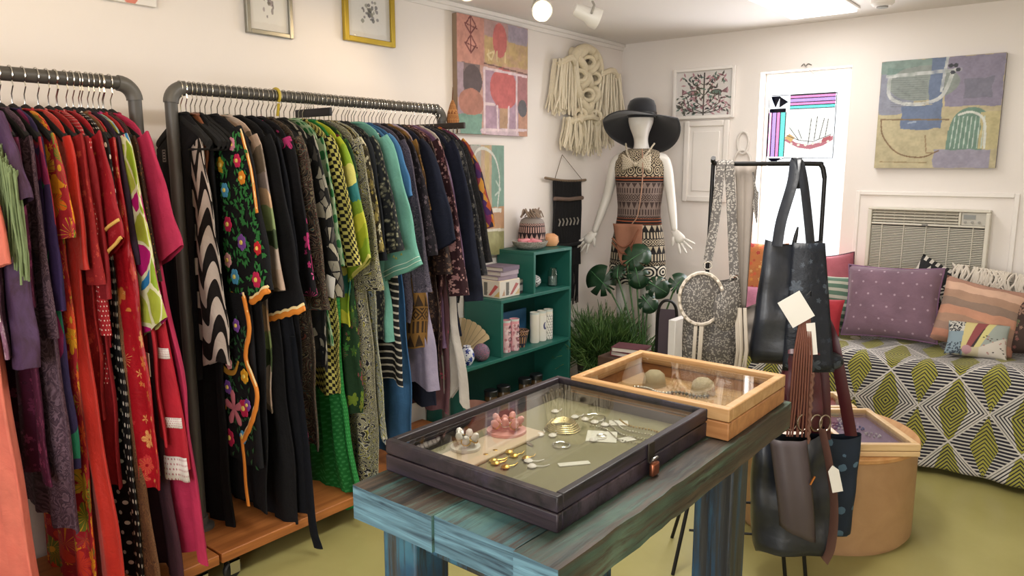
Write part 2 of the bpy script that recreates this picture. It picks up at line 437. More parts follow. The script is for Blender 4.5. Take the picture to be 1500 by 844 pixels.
# ================================================================ SETTING
XL, YB, ZC, XR, YF = -2.995, 5.05, 2.474, 1.6, -1.9
def wall_mat(name, c):
    n = NT(name, .75, 0, .3); v = n.coord('Object')
    cc = n.mix(n.noise(v, 2.2, 5), lin(c), tuple(x*.94 for x in lin(c)))
    n.bump(n.noise(v, 30, 6, .6), .12, .006); return n.done(cc)
WALL = wall_mat('white_plaster', '#f0e9e3'); CEIL = wall_mat('white_ceiling', '#eee9e4')
TRIM = M('white_trim', '#eee8e2', .45, var=.02)
def floor_mat():
    n = NT('olive_painted_concrete', .3, 0, .5); v = n.coord('Object')
    f = n.noise(v, 1.3, 5, .6); c = n.ramp(f, [(.3, '#989057'), (.7, '#aaa268')])
    w = n.noise(v, 9, 8, .7); c = n.mix(n.ramp(w, [(.6, '#000000'), (.75, '#5a5a5a')]), c, lin('#c4bd92'))
    o = n.voro(v, 9); c = n.mix(n.m('MULTIPLY', n.lt(o[0], .06), n.lt(n.xy(o[1])[0], .28)), c, lin('#3a3626'))
    n.put(n.b.inputs['Roughness'], n.m('ADD', .22, n.m('MULTIPLY', n.noise(v, 6, 5), .25)))
    n.bump(n.noise(v, 3, 4), .06, .01); return n.done(c)
struct(MB().bx(XL-.2, XR+.2, YF-.2, YB+.2, -.1, 0), 'floor', floor_mat())
struct(MB().bx(XL-.2, XR+.2, YF-.2, YB+.2, ZC, ZC+.1), 'ceiling', CEIL)
struct(MB().bx(XL-.2, XL, YF-.2, YB+.2, 0, ZC), 'wall_left', WALL)
struct(MB().bx(XR, XR+.2, YF-.2, YB+.2, 0, ZC), 'wall_right', WALL)
def holed(x0, x1, y0, y1, holes):
    m = MB(); xs = x0
    for a, b, z0, z1 in holes:
        m.bx(xs, a, y0, y1, 0, ZC); m.bx(a, b, y0, y1, 0, z0); m.bx(a, b, y0, y1, z1, ZC); xs = b
    return m.bx(xs, x1, y0, y1, 0, ZC)
WX0, WX1, WZ0, WZ1 = -1.925, -1.35, .93, 2.19
struct(holed(XL, XR, YB, YB+.2, [(WX0, WX1, WZ0, WZ1)]), 'wall_back', WALL)
struct(holed(XL, XR, YF-.2, YF, [(-2.5, -.9, .6, 2.2), (-.2, 1.3, .6, 2.2)]), 'wall_front', WALL)  # two unseen front openings added to let fill light in
struct(MB().bx(XL, XL+.012, .0, YB, 2.425, ZC).bx(XL, XL+.03, 0, YB, 2.45, ZC), 'trim_1', CEIL, bevel=.005)
struct(MB().bx(XL, XL+.014, YF, YB, 0, .09), 'baseboard_left', TRIM, bevel=.004)
struct(MB().bx(XL+.02, XR, YB-.014, YB, 0, .09), 'baseboard_back', TRIM, bevel=.004)
# back window: sash, pane, sill
w = struct(MB().bx(WX0, WX0+.03, YB+.1, YB+.15, WZ0, WZ1).bx(WX1-.03, WX1, YB+.1, YB+.15, WZ0, WZ1).bx(WX0+.03, WX1-.03, YB+.1, YB+.15, WZ1-.03, WZ1).bx(WX0+.03, WX1-.03, YB+.1, YB+.15, WZ0, WZ0+.03), 'window_1', TRIM, bevel=.004)
struct(MB().bx(WX0+.03, WX1-.03, YB+.122, YB+.128, WZ0+.03, WZ1-.03), 'window_pane', pane('clear_glass', f0=.03), parent=w)
struct(MB().bx(WX0, WX1, YB-.015, YB+.1, WZ0-.02, WZ0+.005), 'window_sill', TRIM, parent=w, bevel=.004)
tag(MB().tube(curve_pts([(-.03, 0, 0), (-.012, -.008, .012), (0, -.012, -.004), (.014, -.008, .01), (.035, 0, .002)], 6), .003, 6).build('curtain_hook', M('grey_wire', '#8c8a86', .4, .8), loc=(-1.63, YB-.002, 2.21)), 'small grey wire hook above the back window', 'hook')
# frames round the unseen front openings, added for the fill light
for k, (a, b) in enumerate(((-2.5, -.9), (-.2, 1.3))):
    struct(MB().bx(a, a+.05, YF-.15, YF-.05, .6, 2.2).bx(b-.05, b, YF-.15, YF-.05, .6, 2.2).bx(a, b, YF-.15, YF-.05, .6, .65).bx(a, b, YF-.15, YF-.05, 2.15, 2.2), 'window_%d' % (k+2), TRIM)
# raised cupboard panel on the back wall, and the filled-in opening round the air conditioner
t = thing('wall_panel', 'white framed access panel on the back wall under the folk-art print', 'panel', (-2.29, YB, 1.605))
m = MB()
for a in (-.168, .128): m.bx(a, a+.04, -.022, 0, -.285, .285)
m.bx(-.128, .128, -.022, 0, .245, .285).bx(-.128, .128, -.022, 0, -.285, -.245)
m.build('frame', TRIM, t, bevel=.006); MB().bx(-.128, .128, -.01, 0, -.245, .245).build('field', TRIM, t)
MB().bx(-.1, .1, -.016, -.008, -.21, .21).build('raised_panel', TRIM, t, bevel=.005)
m = MB()
m.bx(-1.27, -1.245, YB-.014, YB, .55, 1.42).bx(-.435, -.41, YB-.014, YB, .55, 1.42).bx(-1.245, -.435, YB-.014, YB, 1.395, 1.42)
struct(m, 'trim_2', TRIM, bevel=.004)

# ---------------------------------------------------------------- air conditioner
ACW = M('ivory_plastic', '#d9d4c6', .45, var=.04); ACD = M('grille_interior_grey', '#6d6a63', .7); ACS = M('ivory_slats', '#cfc9ba', .5, var=.03)
t = thing('air_conditioner', 'ivory wall air conditioner with louvred grille above the daybed', 'air conditioner', (-.855, YB, .935))
m = MB(); w2, h = .322, .388
m.bx(-w2, w2, -.075, 0, 0, .022).bx(-w2, w2, -.075, 0, h-.014, h).bx(-w2, -w2+.022, -.075, 0, .022, h-.014).bx(w2-.022, w2, -.075, 0, .022, h-.014).bx(-w2+.022, w2-.022, -.07, 0, .286, .298).bx(.165, .178, -.07, 0, .298, h-.014)
m.build('housing', ACW, t, bevel=.005)
MB().bx(-w2+.022, w2-.022, -.035, 0, .022, .374).build('interior', ACD, t)  # one even grey behind the slats
for k in range(4):
    MB().box((-.067, -.055, .31+.018*k), (.46, .022, .004), rot=Matrix.Rotation(.5, 3, 'X')).build('louvre', ACS, t)
m = MB()
for k in range(9): m.bx(-.29+.055*k, -.287+.055*k, -.05, -.035, .3, .372)
m.build('louvre_stay', ACS, t)
m = MB()
for k in range(25): m.bx(-w2+.024, w2-.024, -.062, -.05, .027+.0102*k, .0322+.0102*k)
stuff(m.build('grille_slats', ACS, t))
m = MB()
for k in range(5): m.bx(-.24+.12*k, -.236+.12*k, -.066, -.035, .022, .286)
m.build('grille_stay', ACS, t)
p = MB().bx(.18, .3, -.062, 0, .3, .372).build('control_panel', M('control_panel_grey', '#bdb9ae', .4), t)
MB().bx(.19, .25, -.065, -.06, .335, .36).build('display', M('display_grey', '#8d8f8b', .25), p)
for k in range(3): MB().lathe([(.008, 0), (.008, .005), (.0001, .006)], 12, (.2+.035*k, -.062, .318), R=Matrix.Rotation(PI/2, 3, 'X')).build('button', M('button_grey', '#9a978f', .4), p)
MB().bx(-.02, .012, -.078, -.074, .289, .296).build('badge', M('badge_grey', '#5a5a58', .3, .5), t)

# ================================================================ LIGHT FITTINGS
t = thing('ceiling_light', 'long bright fluorescent ceiling light near the back wall', 'ceiling light', (-1.44, 4.075, ZC))
MB().bx(-.2, .2, -.655, .655, -.014, 0).build('housing', TRIM, t, bevel=.006)
MB().bx(-.187, .187, -.642, .642, -.03, -.014).build('diffuser', glow('lit_diffuser', '#fffaf2', 4), t, bevel=.008)
t = thing('smoke_detector', 'small round white detector on the ceiling beside the bright panel', 'detector', (-1.1, 4.62, ZC))
MB().lathe([(.06, 0), (.06, -.02), (.045, -.035), (.0001, -.036)], 24).build('body', TRIM, t)
MB().lathe([(.03, -.034), (.03, -.042), (.0001, -.043)], 16).build('sensor_cap', M('grey_cap', '#8f8d88', .5), t)
SPOTW = M('spot_white', '#e9e5df', .35, var=.02); BULB = glow('lit_bulb', '#ffeaa8', 14); DEAD = M('unlit_lamp', '#cfcabf', .2)
def track_spot(loc, aim, label, lit):
    t = thing('track_spotlight', label, 'spotlight', (loc[0], loc[1], ZC))
    d = (Vector(aim)-Vector(loc)).normalized(); R = d.to_track_quat('Z', 'Y').to_matrix(); c = Vector(loc)-Vector((loc[0], loc[1], ZC))
    MB().lathe([(.05, 0), (.05, -.02), (.02, -.028), (.0001, -.028)], 20).build('canopy', SPOTW, t)
    MB().tube([(0, 0, -.02), (0, 0, c.z+.075)], .009, 10).build('stem', SPOTW, t)
    m = MB(); s = Vector((d.y, -d.x, 0)).normalized() if abs(d.z) < .99 else Vector((1, 0, 0))
    m.tube([Vector((0, 0, c.z+.075)), c+s*.035+Vector((0, 0, .05)), c+s*.05-d*.02], .006, 8)
    m.build('yoke', M('yoke_grey', '#a9a59d', .4, .3), t)
    h = MB().lathe([(.0001, -.1), (.028, -.098), (.034, -.07), (.036, -.03), (.05, 0), (.052, .035), (.047, .035), (.044, .02)], 28, c, R=R).build('lamp_head', SPOTW, t)
    MB().lathe([(.045, .018), (.042, .03), (.03, .038), (.0001, .042)], 24, c, R=R).build('bulb', BULB if lit else DEAD, h)
track_spot((-2.3, 3.1, 2.34), (-1.2, 1.6, 1.5), 'lit warm ceiling spotlight left of the white one, above the macrame', True)
track_spot((-2.13, 3.29, 2.31), (-1.6, 3.9, 2.0), 'unlit white ceiling spotlight tilted toward the window', False)
track_spot((-2.38, 2.64, 2.37), (-1.5, 1.5, 1.7), 'lit ceiling spotlight at the top edge above the pink abstract painting', True)

# ================================================================ PICTURES
FRM = lambda n, c, r=.4, me=0: M(n, c, r, me, .1)
def picture(name, label, loc, rz, w, h, fw, fd, fmat, art, mat_c=None):
    t = thing(name, label, 'picture', loc, rz); m = MB()
    m.bx(-w/2, -w/2+fw, -fd, 0, -h/2, h/2).bx(w/2-fw, w/2, -fd, 0, -h/2, h/2).bx(-w/2+fw, w/2-fw, -fd, 0, h/2-fw, h/2).bx(-w/2+fw, w/2-fw, -fd, 0, -h/2, -h/2+fw)
    m.build('frame', fmat, t, bevel=.003)
    MB().bx(-w/2+fw*.5, w/2-fw*.5, -.008, -.001, -h/2+fw*.5, h/2-fw*.5).build('backing', M('picture_mount', '#f0ece2', .8, var=.02), t)
    art.build('artwork', w-2*fw, h-2*fw, t, PRINT, (0, -.009, 0))
    MB().bx(-w/2+fw, w/2-fw, -fd*.6, -fd*.6+.0015, -h/2+fw, h/2-fw).build('glazing', pane('picture_glass', f0=.04), t)
    return t
LW = XL+.001
def inkblot(seed, cx, cy, s, cols):
    c = Canvas(110, 130, '#efe9de', seed); c.rect(.1, .08, .9, .92, '#f5f1e8')
    r = np.random.RandomState(seed)
    for k in range(46):
        a = r.rand()*2*PI; d = abs(r.randn())*.5*s; c.ell(cx+d*math.cos(a), cy+d*math.sin(a)*.8, .02+.02*r.rand(), .014+.02*r.rand(), cols[r.randint(len(cols))], op=.75)
    return c
# local +x of a picture hung on the left wall runs along +y of the room after rz=90deg
t = picture('framed_print', 'silver-framed purple floral print high above the clothes racks', (LW, 2.003, 2.37), PI/2, .235, .46, .02, .022, FRM('silver_frame', '#8e8b80', .35, .6), inkblot(3, .5, .36, .22, ['#7a6a72', '#5c4a58', '#a58f98', '#6d5f4e']))
t = picture('framed_print', 'gold-framed dark flower print left of the pink abstract painting', (LW, 2.575, 2.36), PI/2, .325, .37, .026, .024, FRM('gold_frame', '#b59a35', .35, .6), inkblot(5, .52, .42, .2, ['#4a4552', '#6a6472', '#2f2c34', '#8b8a70']))
c = Canvas(60, 60, '#f3eee6', 4); c.ell(.5, .1, .14, .12, '#f07a5c'); c.ell(.56, .3, .2, .1, '#e98a74')
t = thing('canvas_print', 'white canvas with coral mark cut off by the top edge', 'picture', (LW, 1.395, 2.31), PI/2)
MB().bx(-.1, .1, -.022, 0, -.13, .13).build('stretcher', M('canvas_edge', '#e8e2d6', .8), t, bevel=.002); c.build('painted_surface', .2, .26, t, loc=(0, -.0235, 0))
# pink abstract canvas
c = Canvas(150, 150, '#c9927c', 8)
c.rect(0, .6, .36, 1, '#d0846c').rect(.36, .62, 1, .88, '#c8a44e', op=.9, rough=.4).rect(.36, .86, 1, 1, '#b58a84').rect(.7, .84, 1, 1, '#9a8fa6', op=.8)
c.ell(.58, .84, .1, .15, '#d0564c').rect(0, .36, .3, .6, '#7c6262').ell(.2, .46, .13, .13, '#5e4a4c').rect(0, .0, .08, .6, '#a98a9a').ell(.18, .27, .17, .12, '#bb6f52').rect(0, 0, .32, .17, '#6ba08c')
c.rect(.34, 0, .9, .58, '#b48aa4').rect(.3, 0, 1, .05, '#d3b2c0').rect(.84, .28, 1, .58, '#b46a6c').rect(.86, .0, 1, .3, '#c88a66').ell(.64, .42, .2, .19, '#d2504c').ell(.64, .3, .1, .09, '#d2504c').rect(.57, .06, .69, .24, '#c09060').ell(.92, .26, .07, .08, '#5f5a60')
for p in ([(.36, .02), (.36, .58)], [(.36, .58), (.98, .56)], [(.83, .02), (.83, .56)], [(.36, .27), (.5, .27)], [(.55, .04), (.54, .26)], [(.7, .04), (.71, .26)], [(.33, .04), (.98, .06)]): c.line(p, .012, '#e3c6cc')
c.line([(.36, .62), (1, .58)], .006, '#7b5146')
for k in range(3): c.line([(.42+.12*k, .66), (.42+.12*k, .74)], .01, '#dcc17a')
c.line([(.4, .7), (.5, .74), (.46, .66), (.4, .7)], .008, '#e0c684')
for cy in (.92, .76): 
    c.line([(.18, cy+.08), (.11, cy), (.18, cy-.07), (.25, cy), (.18, cy+.08), (.18, cy-.07)], .007, '#7d2f2a'); c.line([(.1, cy+.01), (.27, cy-.02)], .005, '#7d2f2a')
c.mottle(.28, 18)
t = thing('abstract_painting', 'large pink, ochre and red abstract canvas on the left wall', 'painting', (LW, 3.51, 2.088), PI/2)
MB().bx(-.325, .325, -.035, 0, -.33, .33).build('stretcher', M('canvas_side', '#8d7762', .8), t, bevel=.003); c.build('painted_surface', .65, .66, t, loc=(0, -.037, 0))
# smaller canvas below it
c = Canvas(90, 170, '#7d9c86', 9)
c.rect(0, .45, .32, 1, '#a9a79c').rect(.3, .42, .62, 1, '#c3a07a').rect(.42, .42, .56, 1, '#c9a95c').rect(.62, .38, 1, 1, '#6f9d88').rect(0, .22, 1, .44, '#c58d52').rect(0, 0, 1, .24, '#9c9a56').ell(.55, .12, .4, .1, '#a8a35e')
c.line([(.05, .5), (.1, .88), (.35, .97), (.7, .9), (.86, .7), (.8, .45)], .014, '#d2d2c6', smooth=True).line([(0, .43), (.9, .41)], .02, '#ded8c8').line([(0, .235), (1, .23)], .012, '#d8d0b8').line([(.72, .55), (.9, .6), (.75, .68)], .01, '#b6cabb')
c.mottle(.2, 16)
t = thing('abstract_painting', 'narrow green and ochre abstract canvas half hidden behind the dark clothes', 'painting', (LW, 3.45, 1.362), PI/2)
MB().bx(-.155, .155, -.03, 0, -.335, .335).build('stretcher', M('canvas_side', '#8d7762', .8), t, bevel=.003); c.build('painted_surface', .31, .67, t, loc=(0, -.032, 0))
# blue and yellow abstract on the back wall
c = Canvas(190, 190, '#c3b283', 12)
c.rect(0, .5, .3, 1, '#8a8ea2').rect(0, 0, 1, .5, '#c2b382').rect(.55, .55, 1, 1, '#8d84a0').rect(.7, .62, .92, .8, '#7c7a90').rect(0, .88, .55, 1, '#7e988f').rect(.05, .86, .4, .93, '#6f8f86')
c.ell(.36, .78, .3, .16, '#8a958f').rect(.2, .36, .54, .58, '#62789f').rect(.42, .58, .54, 1, '#64799e').ell(.78, .34, .17, .2, '#6b9480').rect(.6, .16, .93, .34, '#6b9480').rect(.5, 0, .95, .17, '#9a93aa').rect(.85, .17, 1, .5, '#c7b878')
for k in range(8): c.line([(.63+.035*k, .18), (.65+.033*k, .46)], .004, '#b9cfc2')
c.line([(.08, .85), (.08, .7), (.16, .62), (.34, .59), (.5, .63), (.56, .72), (.6, .86)], .016, '#cdd0cc', rough=.5, smooth=True).line([(.06, .86), (.66, .88)], .016, '#c6cac8', rough=.6).line([(.55, 1), (.52, .7)], .012, '#c4c8c8', rough=.6)
c.line([(.9, .18), (.88, .42), (.78, .5), (.68, .48)], .01, '#d6dad0', smooth=True).line([(.03, .46), (.06, .3), (.2, .14), (.4, .1), (.54, .16)], .006, '#86643a', smooth=True).line([(.03, .46), (.6, .44)], .007, '#8a7048').line([(.42, .3), (.44, .14), (.5, .14)], .005, '#a08050').line([(.05, .06), (.45, .05)], .004, '#9c8450')
for k in range(14): c.line([(.1, .84-.02*k), (.4, .83-.02*k)], .003, '#5f6a70', op=.5)
for a, b in ((.58, .92), (.62, .92), (.6, .86), (.64, .88)): c.ell(a, b, .02, .018, '#3f434c')
c.line([(.27, .42), (.33, .43)], .008, '#8fa4c2'); c.mottle(.22, 22)
t = thing('abstract_painting', 'square blue and yellow abstract canvas on the back wall above the air conditioner', 'painting', (-.855, YB-.001, 1.876), 0)
MB().bx(-.316, .316, -.035, 0, -.315, .315).build('stretcher', M('canvas_side_grey', '#7d7a80', .8), t, bevel=.003); c.build('painted_surface', .632, .63, t, loc=(0, -.037, 0))
# folk-art print of birds, stag and plant
c = Canvas(230, 180, '#f1ebe6', 21); A = .78
r = np.random.RandomState(5); FC = ['#3c4038', '#4d5a48', '#8a5560', '#d08a98', '#2f3a3a', '#c97f92', '#5f8a7a']
c.line([(.5, .02), (.5, .5), (.5, .95)], .013, '#4b4840', A)
def leaf(x, y, a, L, col): c.poly([(x, y), (x+L*math.cos(a-.32)*.55, y+L*math.sin(a-.32)*.7), (x+L*math.cos(a), y+L*math.sin(a)*1.25), (x+L*math.cos(a+.32)*.55, y+L*math.sin(a+.32)*.7)], col)
for sx in (-1, 1):
    for y0, x1, y1 in ((.06, .3, .3), (.2, .24, .48), (.45, .14, .66), (.68, .2, .9), (.05, .42, .18)):
        x1 = .5+sx*x1; c.line([(.5, y0), (lerp(.5, x1, .5), lerp(y0, y1, .35)), (x1, y1)], .008, '#57534a', A)
        for k in range(7):
            u = .3+.7*k/6; leaf(lerp(.5, x1, u), lerp(y0, y1, u*u*.6+u*.4), (1.2 if k % 2 else -.5) if sx > 0 else (PI-1.2 if k % 2 else PI+.5), .1, FC[r.randint(len(FC))])
for bx, by, sx in ((.3, .52, 1), (.72, .52, -1)):
    c.ell(bx, by, .1, .06, '#4a4a44').ell(bx+.09*sx, by+.1, .035, .04, '#4a4a44').ell(bx, by, .07, .035, ['#c58a92', '#5f8a7a'][sx < 0]).poly([(bx-.08*sx, by), (bx-.2*sx, by+.1), (bx-.2*sx, by-.04)], '#8a5560').line([(bx-.03, by), (bx-.03, by-.15)], .008, '#4a4a44', A).line([(bx+.04, by), (bx+.05, by-.15)], .008, '#4a4a44', A)
for k in range(120):
    leaf(.05+.9*r.rand(), .05+.88*r.rand(), r.rand()*2*PI, .1, FC[r.randint(len(FC))])
t = picture('framed_print', 'white-framed folk-art print of plants and animals beside the window', (-2.322, YB-.001, 2.078), 0, .46, .35, .022, .028, M('white_frame', '#f0ebe6', .5, var=.02), c)
t = thing('ceiling_light', 'added ceiling fill light over the work table, out of view', 'ceiling light', (-1.0, 2.1, ZC))  # unseen fitting added to carry the overhead fill light
MB().bx(-.2, .2, -.6, .6, -.014, 0).build('housing', TRIM, t, bevel=.006)
MB().bx(-.187, .187, -.588, .588, -.03, -.014).build('diffuser', glow('added_fill_diffuser', '#fffaf2', 4), t, bevel=.008)
# ================================================================ WORK TABLE AND DISPLAY CASES
TEAL = [wood('weathered_teal_%d' % k, '#54463a', '#1d1a18', 'Y', .55, 1, p, a) for k, (p, a) in enumerate(((('#28484a', '#3d6260', '#62887c'), .52), (('#2e5054', '#42686a', '#6a8f86'), .5), (('#2c3f3a', '#40584c', '#647a68'), .53)))]
ENDG = wood('blue_end_grain', '#6a94a6', '#233a4a', 'X', .6, 1.6, None, .5, .5)
LEGM = wood('weathered_blue_leg', '#3a3a38', '#15181c', 'Z', .55, 1, ('#12324c', '#1f4a66', '#3a6c80'), .52)
t = thing('work_table', 'weathered teal plank table with blue posts in the foreground', 'table', (-.94, 1.53, 0))
planks = ((-.265, -.03, 0, .0), (-.027, .175, 1, .006), (.178, .275, 2, -.004))
random.seed(3)
for x0, x1, k, dy in planks:
    m = MB(); y0, y1 = -.575+dy, .59+dy; n = 26
    def pl(u, v, x0=x0, x1=x1):
        a = 2*PI*u
        px = (x0+x1)/2+(x1-x0)/2*max(-1, min(1, 1.45*math.cos(a))); pz = .8625+.0375*max(-1, min(1, 1.45*math.sin(a)))
        y = lerp(y0, y1, v); return (px+.001*math.sin(31*y+k*2)+.001*math.sin(83*y), y, pz+.001*math.sin(23*y+3*a+k)+.0009*math.sin(71*y))
    m.grid(pl, 24, n, closed=True)
    q = MB(); q.v = m.v; o = q
    m.f += [[i for i in range(23, -1, -1)], [(n-1)*24+i for i in range(24)]]; m.mi += [1, 1]
    m.build('plank', [TEAL[k], ENDG], t, angle=35)
for x in (-.205, .205):
    for y in (-.45, .27):
        MB().bx(x-.052, x+.052, y-.052, y+.052, 0, .824).build('leg', LEGM, t, bevel=.006)
for x in (-.205, .205): MB().bx(x-.03, x+.03, -.398, .218, .16, .25).build('stretcher', LEGM, t, bevel=.006)
MB().bx(-.153, .153, .24, .3, .16, .25).build('stretcher', LEGM, t, bevel=.006)
for y in (-.45, .27): MB().bx(-.153, .153, y-.025, y+.025, .74, .824).build('apron', LEGM, t, bevel=.005)

def case(name, label, loc, w, d, h, wall, mats, floor, lidh=.05, rz=0):
    t = thing(name, label, 'display case', loc, rz); mb, ml, mi = mats
    hb = h-lidh
    m = MB(); m.bx(-w/2, w/2, -d/2, -d/2+wall, 0, hb-.002).bx(-w/2, w/2, d/2-wall, d/2, 0, hb-.002).bx(-w/2, -w/2+wall, -d/2+wall, d/2-wall, 0, hb-.002).bx(w/2-wall, w/2, -d/2+wall, d/2-wall, 0, hb-.002)
    m.build('tray', mb, t, bevel=.003)
    MB().bx(-w/2+wall, w/2-wall, -d/2+wall, d/2-wall, .004, floor).build('lining', mi, t)
    lt = MB(); lw = wall*1.15
    lt.bx(-w/2, w/2, -d/2, -d/2+lw, hb, h).bx(-w/2, w/2, d/2-lw, d/2, hb, h).bx(-w/2, -w/2+lw, -d/2+lw, d/2-lw, hb, h).bx(w/2-lw, w/2, -d/2+lw, d/2-lw, hb, h)
    lid = lt.build('lid', ml, t, bevel=.003)
    MB().bx(-w/2+lw*.7, w/2-lw*.7, -d/2+lw*.7, d/2-lw*.7, h-.013, h-.009).build('glass_panel', pane('case_glass', (.97, .98, .96), .09), lid)
    return t
PURP = wood('dark_purple_wood', '#3a2e34', '#0c0a0d', 'X', .4, .8, ('#191524', '#2a2333', '#50434b'), .53, .2)
PURL = wood('purple_lid_wood', '#352a30', '#0e0b0f', 'Y', .4, .8, ('#1d1722', '#2b232a', '#3a3144'), .53, .2)
LINEN = M('khaki_lining', '#8a8463', .9, var=.1, scale=60)
BX, BY, BZ = -.971, 1.38, .901
case('jewellery_case', 'dark purple wooden display case with a glass lid and padlock', (BX, BY, BZ), .468, .66, .072, .016, (PURP, PURL, LINEN), .012, lidh=.032)
T = [o for o in S.objects if o.name == 'jewellery_case'][0]
IRON = M('dark_iron', '#3a342e', .5, .7); COPP = M('copper_lock', '#a5654a', .35, .9)
hp = MB().box((.2365, .02, .052), (.005, .028, .044)).build('hasp', IRON, T, bevel=.002)
MB().tube(curve_pts([(.238, .012, .03), (.247, .012, .04), (.247, .03, .04), (.238, .03, .03)], 6), .003, 8).build('shackle', M('steel_loop', '#8a8680', .3, .9), hp)
MB().box((.245, .021, .015), (.012, .03, .03)).build('padlock', COPP, T, bevel=.004)
# ring stand block and things lying inside
SILV = M('silver', '#d6d2c8', .25, 1, .04); GOLD = M('gold', '#c9a24e', .28, 1, .04); CARD = M('white_card', '#ece7da', .8, var=.03)
PALE = M('pale_wood_block', '#d8c2a6', .6, var=.06); ROSE = M('rose_finger', '#e3a79c', .45, var=.06); PEARL = M('pearl_finger', '#eee6dc', .35, var=.03)
zt = BZ+.0125
def ring_tree(loc, rad, mt, label, seed, big):
    t = thing('ring_holder', label, 'ring holder', loc); r = random.Random(seed)
    MB().lathe([(rad, 0), (rad*.98, .006), (rad*.5, .01), (.012, .016), (.0001, .017)], 20).build('base', mt, t)
    n = 9 if big else 5
    for k in range(n):
        a = 2*PI*k/n+r.random()*.5; q = rad*(.45 if k % 2 else .75); hh = .026+.01*r.random()
        p0 = Vector((q*.5*math.cos(a), q*.5*math.sin(a), .01)); p1 = Vector((q*math.cos(a), q*math.sin(a), hh))
        MB().tube([p0, p0.lerp(p1, .5), p1, p1+(p1-p0).normalized()*.006], [.0075, .008, .0085, .004], 10).build('finger', mt, t)
        d = (p1-p0).normalized(); c = p0.lerp(p1, .55); u = d.cross(Vector((0, 0, 1))).normalized(); v = d.cross(u)
        MB().tube([c+(u*math.cos(2*PI*i/14)+v*math.sin(2*PI*i/14))*.0105 for i in range(14)], .0016, 6, close=True).build('ring', SILV if k % 2 else GOLD, t)
t = tag(MB().bx(-.05, .05, -.14, .14, 0, .008).build('display_block', PALE, loc=(-1.09, 1.285, zt), bevel=.003), 'long pale wooden block along the left inside of the dark case', 'block')
ring_tree((-1.115, 1.365, zt+.0085), .05, ROSE, 'large rose-coloured ring holder crowded with rings inside the dark case', 2, True)
ring_tree((-1.12, 1.22, zt+.0085), .036, PEARL, 'small pearl-white ring holder in front of the rose one', 5, False)
def earrings(x, y, label, mt, seed, n=2, sc=1.0):
    t = thing('earrings', label, 'jewellery', (x, y, zt)); r = random.Random(seed); t.rotation_euler.z = r.uniform(-.6, .6)
    for k in range(n):
        q = MB(); ox = (k-(n-1)/2)*.026*sc; q.lathe([(.0001, 0), (.007*sc, .001), (.009*sc, .004), (.005*sc, .008), (.0001, .009)], 10, (ox, r.random()*.006, 0))
        q.tube([(ox, .004, .003), (ox+.008, .02*sc, .003), (ox+.002, .034*sc, .002)], .0014, 6); q.build('drop', mt, t)
for x, y, lab, mt, n in ((-1.045, 1.215, 'gold earrings nearest the front left corner of the dark case', GOLD, 2), (-1.0, 1.2, 'gold earrings second from the front left corner of the dark case', GOLD, 2), (-1.045, 1.262, 'gold earrings just behind the frontmost pairs in the dark case', GOLD, 2), (-.995, 1.265, 'pale gold earrings right of the gold rows in the dark case', GOLD, 2),
    (-.955, 1.25, 'pearl drop earrings beside the gold rows in the dark case', PEARL, 2), (-1.118, 1.572, 'single pearl stud near the back left of the dark case', PEARL, 1), (-.924, 1.46, 'tiny pearl stud left of the square card', PEARL, 1), (-1.03, 1.415, 'shell-white earrings right of the wooden block', PEARL, 2), (-1.005, 1.57, 'cluster of white drop earrings near the back of the dark case', PEARL, 4)):
    earrings(x, y, lab, mt, len(lab), n, 1.2)
def bracelet(x, y, ra, rb, label, mt, rz=0, wire=.0016, turns=2, z=.001):
    t = MB()
    for k in range(turns): t.tube([(ra*math.cos(2*PI*i/28)*(1-.08*k), rb*math.sin(2*PI*i/28)*(1-.05*k), .002+.004*k+.001*math.sin(5*i)) for i in range(28)], wire, 6, close=True)
    o = tag(t.build('bracelet', mt, loc=(x, y, zt+z)), label, 'jewellery'); o.rotation_euler.z = rz
bracelet(-.965, 1.387, .02, .018, 'thin silver ring in the middle of the dark case', SILV, .3, .0022, 1)
bracelet(-1.03, 1.485, .045, .042, 'stacked pale gold wire bangles standing highest in the dark case', M('pale_gold', '#d6c08a', .3, 1), .2, .0013, 5)
bracelet(-1.01, 1.6, .03, .03, 'silver hoop at the back of the dark case', SILV, .2, .0016, 1)
tag(MB().tube(curve_pts([(-.03, 0, .003), (0, .004, .003), (.035, -.004, .003)], 6), .0028, 8).build('bar_brooch', SILV, loc=(-1.047, 1.345, zt)), 'long silver bar brooch beside the wooden block', 'jewellery')
for k in range(4):
    q = MB()
    for j in range(24): q.ball((.17*j/23, .012*math.sin(j*.3+k), .003), .0028, 6)
    o = tag(q.build('necklace_chain', SILV if k < 3 else GOLD, loc=(-.985+.012*k, 1.545+.028*k, zt)), ['nearest of the four straight chains at the right of the dark case', 'second nearest of the four straight chains in the dark case', 'third of the four straight chains in the dark case', 'gold chain, farthest of the four in the dark case'][k], 'jewellery'); o.rotation_euler.z = -.25
t = thing('earring_card', 'square white card with a small stud lying in the dark case', 'card', (-.923, 1.5, zt), .5)
MB().bx(-.037, .037, -.037, .037, 0, .0016).build('card', CARD, t); MB().tube([(.011*math.cos(i*.6), .008*math.sin(i*.6), .003) for i in range(10)], .0022, 6).build('stud', SILV, t)
for x, y, w, d, rz, lab in ((-.88, 1.316, .036, .009, .9, 'narrow white price strip near the front of the dark case'), (-.865, 1.52, .02, .013, 1.1, 'small white card near the right side of the dark case'), (-.94, 1.61, .024, .018, .6, 'white card behind the square one at the back of the dark case')):
    o = tag(MB().bx(-w, w, -d, d, 0, .002).build('price_card', CARD, loc=(x, y, zt)), lab, 'card'); o.rotation_euler.z = rz
